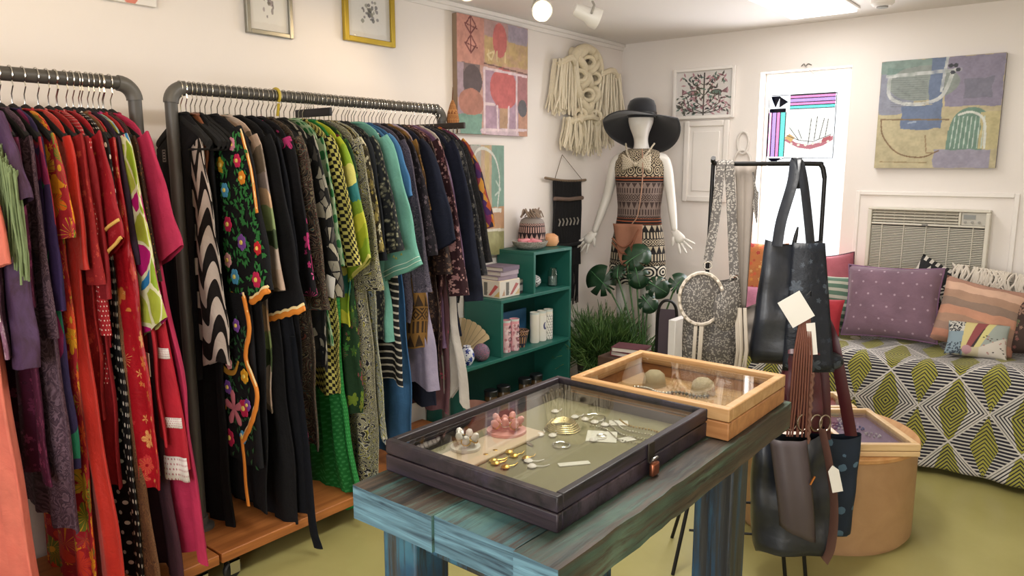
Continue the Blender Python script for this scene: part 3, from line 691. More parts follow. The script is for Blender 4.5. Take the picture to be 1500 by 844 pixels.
# pale case
OAKL = wood('light_oak', '#c9a274', '#b28654', 'X', .45, .8, None, .5, .1); OAKB = wood('orange_oak', '#bd8654', '#a06a3c', 'X', .45, .8, None, .5, .1)
CBX, CBY = -.915, 1.895
case('jewellery_case', 'pale oak display case with a glass lid at the far end of the table', (CBX, CBY, BZ), .47, .4, .082, .02, (OAKB, OAKL, wood('oak_floor', '#c99e6a', '#a97f50', 'X', .6)), .014, lidh=.034)
BLUEG = M('blue_beads', '#6d8296', .3, .4, .2); 
def bead_string(x, y, rz, n, label, mt):
    q = MB()
    for k in range(n):
        u = k/(n-1); q.ball((lerp(-.055, .055, u), .012*math.sin(u*PI*2), .006), .0052, 8)
    o = tag(q.build('bead_necklace', mt, loc=(x, y, BZ+.0145)), label, 'jewellery'); o.rotation_euler.z = rz
bead_string(-1.0, 1.9, .1, 14, 'grey bead necklace at the left in the oak case', SILV)
bead_string(-.93, 1.84, -.1, 14, 'blue bead necklace in the middle of the oak case', BLUEG)
bead_string(-.83, 1.86, .25, 14, 'silver bead necklace right of the blue one in the oak case', SILV)
bead_string(-.79, 1.8, .0, 12, 'blue-grey bead necklace at the right front of the oak case', BLUEG)
bead_string(-.9, 1.93, .4, 12, 'dark grey bead necklace at the back of the oak case', M('grey_beads', '#77736c', .35, .3))
for k, (x, y) in enumerate(((-1.03, 1.97), (-.88, 1.985))):
    tag(MB().lathe([(.001, 0), (.036, .0), (.034, .015), (.03, .034), (.018, .044), (.0001, .046)], 18).build('display_bust', M('linen_bust', '#cbb895', .85), loc=(x, y, BZ+.0145)), ['rounded linen display bust at the back left of the oak case', 'rounded linen display bust at the back middle of the oak case'][k], 'display bust')

# ================================================================ TEAL STEPPED SHELF
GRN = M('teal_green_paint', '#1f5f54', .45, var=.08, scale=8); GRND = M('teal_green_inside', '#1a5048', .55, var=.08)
SX = XL+.012
t = thing('stepped_shelf', 'teal green stepped shelf against the left wall by the corner', 'shelf', (SX, 2.93, 0))
D = .29; th = .02
def sp(name, y0, y1, z0, z1, x0=0, x1=D, mt=GRN): MB().bx(x0, x1, y0, y1, z0, z1).build(name, mt, t, bevel=.002)
sp('shelf_board', .64-.01, 1.035, 1.04, 1.06); sp('shelf_board', .33-.01, 1.035, .785, .805); sp('shelf_board', -.01, 1.035, .445, .465); sp('shelf_board', -.01, 1.035, .05, .07)
sp('side_panel', .63, .65, .805, 1.04); sp('side_panel', .32, .34, .465, .785); sp('side_panel', -.01, .01, .07, .445); sp('side_panel', 1.015, 1.035, .07, .445); sp('side_panel', 1.015, 1.035, .465, .785); sp('side_panel', 1.015, 1.035, .805, 1.04)
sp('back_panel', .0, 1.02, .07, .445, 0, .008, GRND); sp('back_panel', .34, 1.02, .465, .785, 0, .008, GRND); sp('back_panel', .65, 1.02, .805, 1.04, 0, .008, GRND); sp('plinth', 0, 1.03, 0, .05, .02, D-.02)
SY = 2.93
def at(x, y, z): return (SX+x, SY+y, z)
# on the top: bowl, striped basket jar, gourd
BWH = fabric('black_white_scrawl', ('swirl', ['#efe9de', '#1b1a1c', '#e8e2d8', '#1b1a1c'], 30, 9), .4, 0, 0)
bowl = thing('patterned_bowl', 'black and white patterned bowl of pink pieces on top of the shelf', 'bowl', at(.16, .76, 1.0605))
MB().lathe([(.0001, 0), (.07, .0), (.1, .02), (.115, .05), (.111, .052), (.094, .025), (.065, .01), (.0001, .008)], 28).build('body', BWH, bowl)
for k in range(7):
    a = k*.9; p = at(.16+.04*math.cos(a), .76+.045*math.sin(a), 1.098+.008*(k % 3))
    o = tag(MB().box((0, 0, 0), (.07, .03, .022)).build('wrapped_soap', M('pink_wrap' if k % 2 else 'rose_wrap', '#d98f96' if k % 2 else '#c9747e', .6), loc=p, bevel=.005), 'pink wrapped piece piled in the patterned bowl', 'soap', 'pink pieces in the patterned bowl'); o.rotation_euler = (.3*math.sin(k*2), .35*math.cos(k), a)
bj = thing('lidded_basket', 'tall pink and black striped basket jar behind the bowl on the shelf', 'basket', at(.1, .86, 1.0605))
MB().lathe([(.0001, 0), (.075, 0), (.086, .03), (.088, .09), (.08, .15), (.078, .155), (.07, .155), (.0001, .15)], 32).build('body', fabric('basket_tribal', ('tribal', '#c9a59a', '#2c2226', .042), .8, 0), bj)
MB().lathe([(.079, .155), (.07, .175), (.045, .19), (.0001, .198)], 28).build('lid', M('grey_felt', '#8e8580', .9), bj)
q = MB(); r = random.Random(4)
for k in range(22):
    a = r.random()*2*PI; q.tube(curve_pts([(.02*math.cos(a), .02*math.sin(a), .19), (.05*math.cos(a), .06*math.sin(a), .22+.03*r.random()), (.07*math.cos(a+.5), .08*math.sin(a+.5), .19)], 5), .004, 6)
q.build('tassel', M('brown_yarn', '#8d7a6b', .95), bj)
tag(MB().lathe([(.0001, 0), (.04, .004), (.055, .03), (.05, .065), (.025, .082), (.0001, .082)], 24).build('gourd_pot', M('orange_gourd', '#d9a173', .5, var=.15, scale=20), loc=at(.17, .965, 1.0605)), 'round orange gourd pot at the right end of the shelf top', 'pot')
# step below: book-shaped boxes, candle jar
def stack_box(loc, d, mt, label, name, cat, rz=0, group=None):
    o = tag(MB().box((0, 0, d[2]/2), d).build(name, mt, loc=loc, bevel=.002), label, cat, group); o.rotation_euler.z = rz; return o
c = Canvas(70, 50, '#e8dcc8', 3); c.rect(0, 0, 1, 1, '#e6d8c2'); c.rect(.3, .1, .45, .9, '#6d6a60'); c.poly([(.5, .1), (.62, .1), (.95, .7), (.8, .8)], '#d8352c'); c.poly([(.75, .05), (1, .05), (1, .45)], '#e6b53a'); c.poly([(.1, .1), (.25, .1), (.22, .5)], '#d8913a')
bxm = M('cream_box', '#e2d3ba', .7)
b = thing('gift_box', 'cream box printed with red and yellow shapes on the shelf step', 'box', at(.16, .455, .8055), 0)
MB().box((0, 0, .052), (.17, .19, .104)).build('carton', bxm, b, bevel=.003)
c.build('print', .17, .095, b, PRINT, (0, -.0962, .052))
pr = c.build('print', .185, .095, b, PRINT, (.0862, 0, .052)); pr.rotation_euler.z = PI/2
for k, cc in enumerate(('#8a7a88', '#a596a0', '#6d5f70')):
    bk = thing('book', ['bottom book of the small stack on the cream box', 'middle book of the small stack on the cream box', 'top book of the small stack on the cream box'][k], 'book', at(.16+.004*k, .455+.006*(k-1), .9105+.026*k), .06*(k-1), 'books stacked on the cream box')
    MB().bx(-.075, .075, -.08, .08, .003, .022).build('pages', M('book_pages', '#d8d0c4', .9), bk)
    m = MB().bx(-.08, .08, -.084, .084, 0, .003).bx(-.08, .08, -.084, .084, .022, .025).bx(.077, .08, -.084, .084, .003, .022); m.build('cover', M('cover_%d' % k, cc, .6), bk)
cj = thing('candle_jar', 'dark grey tin candle with a pale lid beside the cream box', 'candle', at(.19, .592, .8055))
MB().lathe([(.0001, 0), (.034, 0), (.036, .004), (.036, .068), (.03, .07)], 28).build('jar', M('charcoal_tin', '#3d4143', .4), cj)
MB().lathe([(.0375, .068), (.0375, .082), (.034, .085), (.0001, .085)], 28).build('lid', M('brushed_lid', '#a8a79e', .35, .7), cj)
MB().grid(lambda u, v: (.0365*math.cos(-.8+1.6*u), .0365*math.sin(-.8+1.6*u), .018+.035*v), 8, 2).build('paper_label', M('grey_label', '#8b8d8c', .7), cj)
# upper cubby: striped pouch, glass jar
tag(MB().ball((0, 0, .045), .05, 18, (1, 1.5, .9)).build('zebra_pouch', fabric('zebra', ('swirl', ['#111111', '#e8e8e2', '#111111', '#e8e8e2'], 14, 9), .7), loc=at(.16, .78, .806)), 'black and white zebra pouch in the upper shelf cubby', 'pouch')
gj = thing('glass_jar', 'clear glass jar beside the zebra pouch in the upper cubby', 'jar', at(.2, .95, .8055))
MB().lathe([(.0001, .001), (.03, .001), (.032, .01), (.032, .095), (.026, .105), (.026, .118), (.024, .118), (.024, .104), (.03, .094), (.03, .012), (.0001, .006)], 24).build('body', pane('jar_glass', (.9, .95, .93), .06), gj)
MB().lathe([(.0001, .008), (.028, .008), (.028, .06), (.0001, .062)], 20).build('contents', M('grey_salt', '#667472', .8), gj)
# middle row: devotional candles
def devotional(y, x, label, body, art=None, txt=None, tcol=None, h=.195):
    t = thing('glass_candle', label, 'candle', at(x, y, .4655), 0, 'tall glass candles in the shelf')
    MB().lathe([(.0001, .0), (.028, 0), (.03, .005), (.03, h), (.0285, h), (.0285, h-.03), (.0001, h-.03)], 26).build('glass', body, t)
    MB().lathe([(.0285, h-.024), (.031, h-.003), (.031, h+.001), (.0286, h+.001)], 26).build('rim', M('glass_rim', '#c9d2cc', .2), t)
    if txt:
        for k, ch in enumerate(txt): text_mesh(ch, .038, 'letter', tcol, t, (.0306, 0, h-.045-.04*k), (PI/2, 0, PI/2))
    if art: art.build('printed_wrap', .075, h-.03, t, PRINT, (0, 0, (h-.03)/2+.002), lambda x, y, z: (.0303*math.cos(x/.0303), .0303*math.sin(x/.0303), z))
    return t
INK = M('dark_letter', '#3d1524', .6); PK = M('pink_wax_glass', '#dfa0a8', .25, var=.1, scale=40); WH = M('white_wax_glass', '#e4dfd2', .25, var=.04)
def pinkart(seed, cols): 
    c = Canvas(50, 100, '#e8b6bc', seed); r = np.random.RandomState(seed)
    for k in range(40): c.ell(r.rand(), r.rand(), .08+.05*r.rand(), .05, cols[r.randint(len(cols))], op=.8)
    return c
devotional(.385, .2, 'leftmost pink glass candle in the shelf, pale mottled print', PK, pinkart(2, ['#f0d5d6', '#c9747e', '#e2a0a6']))
devotional(.452, .215, 'pink glass candle with letters, second from the left in the shelf', PK, pinkart(3, ['#f0d5d6', '#c4566a', '#e2a0a6']))
devotional(.46, .13, 'pale pink glass candle at the back of the pink ones', PK)
devotional(.522, .225, 'rightmost pink glass candle lettered downwards, beside the striped cup', PK, pinkart(4, ['#f0d5d6', '#d27a8a', '#c4566a']), 'AMOR', INK)
o = S.objects.get('glass_candle.001')
for k, ch in enumerate('AMOR'): text_mesh(ch, .036, 'letter', INK, o, (.0308, .004, .155-.038*k), (PI/2, 0, PI/2))
devotional(.76, .2, 'plain white glass candle left of the moon candle', WH)
c = Canvas(60, 110, '#e9e5d8', 5); c.ell(.5, .6, .22, .15, '#3a3f78'); c.ell(.62, .63, .19, .125, '#e9e5d8')
devotional(.828, .205, 'white glass candle with a blue crescent moon', WH, c)
c = Canvas(80, 150, '#ece8dc', 6)
for i in range(5):
    for j in range(9):
        x, y = .1+.2*i+(.1 if j % 2 else 0), .06+.11*j; c.ell(x, y, .085, .05, '#26262a'); c.ell(x+.02, y+.012, .07, .042, '#ece8dc')
devotional(.898, .205, 'white glass candle with black scale pattern, at the right end', WH, c)
cu = thing('woven_cup', 'small flared cup with triangle stripes between pink and white candles', 'cup', at(.2, .615, .4655))
MB().lathe([(.0001, 0), (.03, 0), (.052, .1), (.049, .1), (.03, .006), (.0001, .005)], 26).build('body', fabric('cup_tribal', ('tribal', '#b98f62', '#2c2a40', .05), .7, 0), cu)
MB().lathe([(.05, .098), (.054, .102), (.05, .107), (.047, .102)], 26).build('rim', M('brown_rim', '#7d5a48', .6), cu)
stack_box(at(.07, .68, .4655), (.02, .3, .2), M('blue_print', '#3c6f9c', .5, var=.3, scale=9), 'blue picture board leaning at the back of the middle shelf', 'picture_board', 'picture board')
# left part of the middle row: fan, ball, vase
fan = thing('straw_fan', 'pleated straw fan standing on the teal shelf by the candles', 'fan', at(.1, .16, .466), .5)
for k in range(13):
    a = -.95+1.9*k/12; q = MB(); d = Vector((math.sin(a)*.9, 0, math.cos(a))); n = Vector((math.cos(a), 0, -math.sin(a)))
    q.v = [tuple(p) for p in (d*.03-n*.002+Vector((0, .004, 0)), d*.03+n*.002+Vector((0, -.004, 0)), d*.24+n*.017+Vector((0, -.008, 0)), d*.24-n*.017+Vector((0, .008, 0)), d*.245+Vector((0, .002, 0)))]
    q.f = [[0, 1, 2, 4, 3]]; q.mi = [0]; o = q.build('pleat', M('straw', '#cbb48c', .85, var=.15), fan, smooth=False)
    sm = o.modifiers.new('thickness', 'SOLIDIFY'); sm.thickness = .002
MB().tube([(0, 0, 0), (0, 0, .05)], .008, 10).build('handle', M('straw_dark', '#a58c62', .8), fan)
tag(MB().ball((0, 0, .05), .05, 24, (1, .95, 1.05)).build('patterned_ball', fabric('ball_floral', ('swirl', ['#5d5a6a', '#b06a86', '#4d5c62', '#8e7a90'], 30, 6), .7, 0), loc=at(.24, .2, .466)), 'mauve patterned ball on the teal shelf', 'ball')
tag(MB().lathe([(.0001, 0), (.025, 0), (.04, .03), (.042, .06), (.03, .09), (.02, .1), (.022, .108), (.018, .108), (.0001, .1)], 24).build('porcelain_jar', fabric('blue_white_porcelain', ('floral', '#e8ebf2', ['#2a3f9c', '#3c55b0', '#22307c'], 26, .45), .2, 0, 0), loc=at(.23, .09, .466)), 'little blue and white porcelain jar at the left end of the shelf', 'jar')
# bottom row
for k, y in enumerate((.33, .45, .66, .78)):
    jt = thing('lidded_jar', ['leftmost', 'second from the left', 'third from the left', 'rightmost'][k]+' of the small dark black-lidded jars on the bottom shelf', 'jar', at(.2, y, .0705), 0, 'dark jars on the bottom shelf')
    MB().lathe([(.0001, 0), (.037, 0), (.04, .01), (.04, .14), (.034, .155)], 22).build('glass', M('amber_glass', '#4c3a24', .2), jt)
    MB().lathe([(.037, .15), (.042, .152), (.042, .18), (.038, .184), (.0001, .185)], 22).build('lid', M('black_lid', '#141618', .35), jt)
    MB().grid(lambda u, v: (.0405*math.cos(-.9+1.8*u), .0405*math.sin(-.9+1.8*u), .05+.06*v), 8, 2).build('paper_label', M('kraft_label', '#9c8a64', .8), jt)
tag(MB().lathe([(.0001, .0), (.05, 0), (.085, .05), (.098, .1), (.1, .125), (.094, .127), (.088, .1), (.07, .04), (.0001, .02)], 30).build('terracotta_bowl', M('pale_terracotta', '#a87a68', .7, var=.1), loc=at(.185, .18, .0705)), 'wide pale terracotta bowl at the left of the bottom shelf', 'bowl')
# ================================================================ CLOTHES RACKS
XB, ZB, PR = -2.72, 1.855, .0225
PIPE = M('grey_plastic_pipe', '#4a4743', .4, var=.06); PLY = wood('orange_platform', '#b5713a', '#8d5226', 'Y', .5, .6, None, .5, .1)
CAST = M('black_rubber', '#1b1a1a', .6); CHR = M('chrome', '#c9c6c0', .2, 1, .03); NUT = M('pipe_collar', '#55524d', .45)
def elbow(y, s):
    """quarter bend: from the bar (towards s) down into the post"""
    R = .055; return [(0, y-s*R+s*R*math.sin(a), ZB-R+R*math.cos(a)) for a in [PI/2*i/8 for i in range(9)]]
def rack(label, ya, yb):
    t = thing('clothes_rack', label, 'clothes rack', (XB, 0, 0))
    MB().tube([(0, ya+.05, ZB), (0, yb-.05, ZB)], PR, 20).build('rail', PIPE, t)
    for y, s in ((ya, -1), (yb, 1)):
        MB().tube(elbow(y, s), PR+.0045, 20).build('elbow', NUT, t)
        MB().tube([(0, y, ZB-.05), (0, y, .14)], PR, 20).build('post', PIPE, t)
        MB().lathe([(.05, 0), (.05, .012), (PR+.006, .02), (PR+.006, .05), (PR, .05)], 20, (0, y, .14)).build('floor_flange', NUT, t)
    MB().bx(-.25, .255, ya-.06, yb+.06, .1, .14).build('platform', PLY, t, bevel=.004)
    for x in (-.2, .2):
        for y in (ya+.0, yb-.0):
            c = MB().bx(x-.02, x+.02, y-.025, y+.025, .082, .1).build('caster_plate', CHR, t)
            MB().lathe([(.0001, -.012), (.03, -.012), (.036, -.006), (.036, .006), (.03, .012), (.0001, .012)], 20, (x+.012, y, .037), R=Matrix.Rotation(PI/2, 3, 'Y')).build('caster_wheel', CAST, c)
            MB().bx(x-.014, x-.01, y-.02, y+.02, .03, .085).bx(x+.034, x+.038, y-.02, y+.02, .03, .085).bx(x-.014, x+.038, y-.02, y+.02, .078, .085).build('caster_fork', CHR, c)
    return t
rack('dark pipe clothes rack nearest the camera, full of red and purple clothes', -.42, 1.265)
rack('dark pipe clothes rack in the middle, full of black, green and blue clothes', 1.395, 2.81)

# ---- hangers: a velvet body and a chrome hook over the rail
VELV = M('black_velvet', '#0e0d0e', .9, var=.3); WHT = M('white_hanger', '#d9d5cf', .4); PNKH = M('pink_hanger', '#d8569a', .4)
def hanger_mesh():
    h = PR+.0035
    pts = [(0, 0, -.115), (0, 0, -.06), (.02, 0, -.036)]+[(h*math.cos(a), 0, h*math.sin(a)) for a in [-.9+i*(PI+.9+.35)/14 for i in range(15)]]
    hook = MB().tube(pts, .002, 6)
    q = MB(); q.tube(curve_pts([(-.19, 0, -0.205), (-.13, 0, -0.169), (-.05, 0, -0.130), (0, 0, -0.105), (.05, 0, -0.130), (.13, 0, -0.169), (.19, 0, -0.205)], 5), [.009]+[.011]*29+[.009], 8, flat=1.5, nrm=(0, 0, 1))
    q.tube([(-.185, 0, -0.203), (-.18, 0, -0.219), (-.17, 0, -0.223), (.17, 0, -0.223), (.18, 0, -0.219), (.185, 0, -0.203)], .0045, 6)
    return hook, q
_hk, _hb = hanger_mesh()
H0 = None
def hanger(y, rz, which, of=None):
    global H0
    lab = 'black velvet hanger with a chrome hook carrying the '+of if of else 'bare black velvet hanger squeezed between the clothes on the far rack'
    grp = ('hangers on the near rack', 'hangers on the far rack')[which] if of else 'bare hangers on the far rack'
    if H0 is None:
        H0 = thing('clothes_hanger', lab, 'hanger', (XB, y, ZB), rz, grp); _hb.build('body', VELV, H0); _hk.build('hook', CHR, H0); return H0
    h = copy_tree(H0); h.location = (XB, y, ZB); h.rotation_euler.z = rz; h['label'] = lab; h['group'] = grp; return h

# ---- garments
def interp(P, t):
    for (a, va), (b, vb) in zip(P[:-1], P[1:]):
        if t <= b: u = (t-a)/(b-a+1e-9); u = u*u*(3-2*u)*.5+u*.5; return va+(vb-va)*max(0, min(1, u))
    return P[-1][1]
def garment_body(mb, zt, hem, L, R, th=.013, fold=.008, nf=3, seed=0, curl=0, neck=.055, sh=.19, n=52, m=30, hemw=.0, gather=0, wob=.012):
    """closed flattened tube of cloth hung from the shoulders; L/R = half widths [(t, w)] on the wall and the room side"""
    r = random.Random(seed); ph = r.random()*6; ph2 = r.random()*6; zr = []
    sl = .085
    zs = [zt, zt-.012, zt-.03, zt-.055, zt-sl]+[zt-sl-(zt-sl-hem)*(k/(m-6))**1.0 for k in range(1, m-5)]
    shw = [neck, lerp(neck, sh, .3), lerp(neck, sh, .62), lerp(neck, sh, .87), sh]
    def f(u, v):
        j = round(v*(len(zs)-1)); z = zs[j]; t = max(0, (zt-sl-z)/(zt-sl-hem))
        a = 2*PI*u; c, s = math.cos(a), math.sin(a)
        if j < 5: wl = wr = shw[j]
        else: wl = interp(L, t); wr = interp(R, t)
        wr += wob*t*math.sin(9*t+ph)+.006*math.sin(23*t+ph2)
        w = wr if c > 0 else wl
        x = w*math.copysign(abs(c)**.75, c); hy = th*(.55+.45*min(1, t*4+.2)) if j < 5 else th
        y = hy*math.copysign(abs(s)**.7, s)
        q = (x+wl)/(wl+wr+1e-6); A = fold*min(1, t*2.2+.05)*(1+gather*t)
        y += A*(math.sin(2*PI*nf*q+ph+1.3*t)+.5*math.sin(2*PI*nf*2.1*q+ph2-2*t))+curl*t*(max(0, x)/max(.1, wr))**2
        zz = z-(hemw*math.sin(2*PI*nf*.9*q+ph)*.5+hemw*.5*(abs(q-.5)*2)**2)*(t**4) if j >= 5 else z
        return (x, y, zz)
    Wd = max(interp(L, .5)+interp(R, .5), .2)
    mb.grid(f, n, len(zs), lambda u, v: (u*2*Wd, zt-v*(zt-hem)), closed=True)
    return f
def sleeve(mb, zs, x0, length, out, w0, w1, th=.012, dy=0, seed=0, side=1, n=22, m=16, fold=.004, bend=.6, cut=0):
    r = random.Random(seed+99); ph = r.random()*6
    def f(u, v):
        a = 2*PI*u; c, s = math.cos(a), math.sin(a)
        cx = x0+out*(v**bend); cz = zs-.02-length*v; tx = out*bend*max(v, .05)**(bend-1); tz = -length
        l = math.hypot(tx, tz); tx, tz = tx/l, tz/l; nx, nz = -tz, tx
        w = lerp(w0, w1, v)*(1+.06*math.sin(12*v+ph))
        k = w*math.copysign(abs(c)**.7, c)
        x = cx+nx*k; z = cz+nz*k+cut*v*v*c*w
        y = th*math.copysign(abs(s)**.7, s)*(.7+.3*v)+fold*math.sin(7*k/max(w, .02)+ph+5*v)+dy*v*v
        return (side*x, y, z)
    mb.grid(f, n, m, lambda u, v: (u*2*(w0+w1), zs-length*v), closed=True)
    return f
_seed = [10]
def G(name, label, y, mat, hem, R=.2, L=None, sl=None, sl_mat=None, yaw=0, zt=1.76, cat='dress', th=.012, fold=.007, nf=3, curl=0, neck=.055, sh=.19, which=1, hang=True, hemw=.02, dx=0, gather=.5, dy=0, mat2=None, hang_dy=0):
    _seed[0] += 7; sd = _seed[0]
    if not isinstance(R, list): R = [(0, sh), (.25, lerp(sh, R, .35)), (1, R)]
    if L is None: L = .21
    if not isinstance(L, list): L = [(0, sh), (1, L)]
    if which == 0: zt -= .015
    t = thing(name, label, cat, (XB+dx, y, hem), math.radians(yaw), 'clothes on the near rack' if which == 0 else 'clothes on the far rack')
    if hang: hanger(y+hang_dy, math.radians(yaw), which, name.replace('_', ' '))
    q = MB(); f = garment_body(q, zt-hem, 0, L, R, th, fold, nf, sd, curl, neck, sh, hemw=hemw, gather=gather)
    body = q.build('body', mat, t, angle=180)
    q = MB().tube(curve_pts([(-neck, 0, zt-hem-.002), (-neck*.5, -th*.8, zt-hem+.002), (neck*.5, -th*.8, zt-hem+.002), (neck, 0, zt-hem-.002), (neck*.5, th*.8, zt-hem+.006), (-neck*.5, th*.8, zt-hem+.006)], 4), .004, 6); q.build('neckband', mat2 or mat, t)
    fs = None
    if sl:
        ln, out, w0, w1 = sl[:4]; sm = sl_mat or mat
        q = MB(); fs = sleeve(q, zt-hem-.075, sh-.035, ln, out, w0, w1, seed=sd, dy=dy, th=th*.95, cut=sl[4] if len(sl) > 4 else 0); q.build('sleeve', sm, t, angle=180)
        q = MB(); sleeve(q, zt-hem-.075, sh-.05, ln, .0, min(w0, .05), min(w1, .055), seed=sd+1, side=-1, th=th*.95); q.build('sleeve', sm, t, angle=180)
    return t, f, fs
TAGW = M('white_paper_tag', '#e6e2da', .7, var=.03); THREAD = M('black_thread', '#1a1a1a', .8)
def price_tag(parent, x, y, z, w=.05, h=.075, rz=0, ry=0):
    R = Matrix.Rotation(rz, 3, 'Z')@Matrix.Rotation(ry, 3, 'Y'); c = Vector((x, y, z))
    o = MB().box(c, (w, .0012, h), rot=R).build('price_tag', TAGW, parent)
    MB().tube([c+R@Vector((0, 0, h*.42)), c+R@Vector((.004, 0, h*.42+.03)), c+R@Vector((0, .008, h*.42+.06))], .001, 5).build('tag_thread', THREAD, o); return o

F = fabric
BLK = F('black_cloth', ('mottled', ['#08080a', '#121115', '#0c0b0e'], 5), .9)
NAVY = F('navy_cloth', ('mottled', ['#11131f', '#1a1e30', '#141724'], 5), .85)
# ------------------------------------------------ near rack (red side), from the camera end
N = dict(which=0)
CORAL = F('coral_cotton', ('mottled', ['#d8685a', '#e07a66', '#d26356'], 3), .8)
G('coral_dress', 'long coral dress with short sleeves at the left edge of the photo', .722, CORAL, .12, [(0, .17), (.4, .18), (1, .34)], sl=(.36, .12, .06, .08), **N)
LAV = F('lavender_lace', ('floral', '#8a6078', ['#a98a98', '#b89aa6', '#6d4258'], 30, .4), .9)
t, f, _ = G('lace_blouse', 'mauve lace blouse with a white tag at the left edge behind the coral dress', .75, LAV, 1.02, .2, sl=(.36, .07, .06, .06), cat='blouse', **N)
price_tag(t, .2, -.025, .14, .03, .08)
PLUM = F('plum_velvet', ('mottled', ['#28161f', '#40263a', '#503658', '#341c2e'], 7), .7)
t, f, fs = G('velvet_kaftan', 'mauve velvet shawl with a lime green fringe at the left end of the near rack', 0.780, PLUM, .98, [(0, .19), (.4, .27), (1, .28)], sl=(.2, .1, .11, .12), cat='shawl', th=.02, **N)
LIME = M('lime_fringe', '#73825a', .9, var=.25, scale=40); q = MB(); r = random.Random(3)
for k in range(70):
    u = k/69; x = .225+.11*u+.01*r.random(); z0 = 1.64-.09*u-.98; yy = -.035+.03*r.random(); ln = .24+.08*r.random()
    q.tube([(x, yy, z0), (x+.012, yy-.008+.012*r.random(), z0-ln*.4), (x+.014*r.random(), yy+.006*r.random(), z0-ln*.75), (x-.01+.02*r.random(), yy, z0-ln)], .0032, 5)
stuff(q.build('fringe', LIME, t))
G('purple_dress', 'deep purple lace dress with a long skirt under the shawl', 0.815, F('purple_lace', ('floral', '#4c1230', ['#6d2a4c', '#8a3a5c', '#3a1028'], 24, .42), .8), .6, .22, sl=(.5, .02, .06, .05), **N)
G('grey_lilac_coat', 'long grey-lilac patterned coat on the near rack', 0.852, F('grey_lilac', ('swirl', ['#4a3440', '#5d4652', '#6d5562', '#3d2a38'], 22, 5), .85), .42, .26, cat='coat', sl=(.6, .05, .06, .05), **N)
G('indigo_tunic', 'indigo and magenta block-print tunic beside the grey-lilac coat', 0.885, F('magenta_indigo', ('blocks', ['#7d1c4c', '#32204e', '#a8303c', '#2a1f44', '#1c6a4c'], 7, 5, None), .8), .62, .23, sl=(.52, .04, .06, .05), cat='tunic', **N)
G('hibiscus_dress', 'long dress with orange and yellow hibiscus flowers and green leaves', 0.920, F('hibiscus', ('floral', '#a8202a', ['#e0701c', '#e89a20', '#d8402a', '#b82a3c', '#6d7a2a', '#e0a832'], 11, .62), .7), .1, [(0, .19), (.35, .2), (1, .19)], sl=(.3, .06, .06, .07), **N)
RED = F('orange_red_silk', ('mottled', ['#a51a12', '#b82618', '#ae200e'], 3), .5, .1)
G('orange_red_gown', 'plain orange-red silk gown falling to the floor', 0.958, RED, .06, [(0, .18), (.3, .22), (1, .37)], sl=(.4, .05, .06, .07), curl=-.03, **N)
t, f, _ = G('red_blouse', 'red blouse with a small black hanger hooked on its front', 0.988, F('crimson_print', ('floral', '#8f181b', ['#a82c24', '#741116', '#b84434'], 30, .35), .75), .75, .2, sl=(.45, .07, .07, .065), cat='blouse', **N)
hb = MB().tube([(.02, -.035, .955), (.13, -.035, .925), (.135, -.035, .79), (.03, -.035, .82), (.02, -.035, .955)], .006, 8).build('belt_hanger', VELV, t)
G('crimson_dress', 'plain crimson dress on the near rack beside the dotted one', 1.014, F('crimson', ('mottled', ['#7a121b', '#8f1a22', '#83151b'], 4), .75), .5, .21, sl=(.5, .06, .065, .06), **N)
G('dotted_blouse', 'red blouse with tiny white dots and a long sleeve', 1.012, F('red_dots', ('dots', '#a51c25', '#eccfc4', .0155, .17), .75), .72, .18, sl=(.62, .03, .07, .055), cat='blouse', **N)
KIM = F('crimson_kimono', ('floral', '#9a1622', ['#b0303a', '#7d0f18', '#c46a3c'], 16, .25), .6)
t, f, fs = G('kimono_jacket', 'crimson jacket with yellow piping on wide sleeves', 1.042, KIM, 1.0, .2, sl=(.36, .07, .09, .1, .5), cat='jacket', **N)
YEL = M('yellow_piping', '#dcae5c', .7)
for v, off in ((1.0, 0), (.8, .0)):
    MB().tube([Vector(fs(u, v))+Vector((0, -.004, 0)) for u in [.5+.5*i/12 for i in range(13)]], .0055, 8).build('piping', YEL, t)
G('polka_dress', 'long black dress with white polka dots and red flowers at the hem', 1.062, F('black_polka', ('dots', '#121012', '#e8e2d6', .034, .2), .7), .13, [(0, .18), (.4, .2), (1, .25)], sl=(.3, .05, .06, .06), **N)
RS = F('red_satin_gold', ('floral', '#a31722', ['#c8783a', '#c83a3c', '#d89a5c', '#9a1420'], 13, .42), .35, 0)
G('satin_robe', 'shiny red satin robe with gold flowers', 1.088, RS, .5, [(0, .19), (.4, .29), (1, .33)], sl=(.55, .05, .07, .08), cat='robe', **N)
G('aubergine_blouse', 'plain dark aubergine blouse between the red robes', 1.108, F('aubergine', ('mottled', ['#241524', '#341f34'], 4), .8), .8, .21, sl=(.4, .06, .06, .06), cat='blouse', **N)
PSY = F('psychedelic', ('blocks', ['#8fa828', '#b8bf4c', '#b01a6d', '#2f7ab0', '#a8b03c', '#c4c47a'], 14, 9, '#dcd8b0'), .5)
G('psychedelic_blouse', 'lime, magenta and blue psychedelic blouse with a wide sleeve', 1.124, PSY, .95, .2, sl=(.62, .12, .07, .12, .4), cat='blouse', fold=.008, **N)
t, f, fs = G('red_dress', 'bright red dress with a pale patch pocket', 1.142, F('bright_red', ('mottled', ['#94151f', '#aa1d28', '#9c1823'], 4), .7), .66, [(0, .19), (.3, .26), (1, .33)], **N)
MB().box((.26, -.03, .26), (.05, .003, .08)).build('patch_pocket', F('pocket_patch', ('blocks', ['#d8b8a4', '#b8424a', '#c4a090'], 30, 20, None)), t)
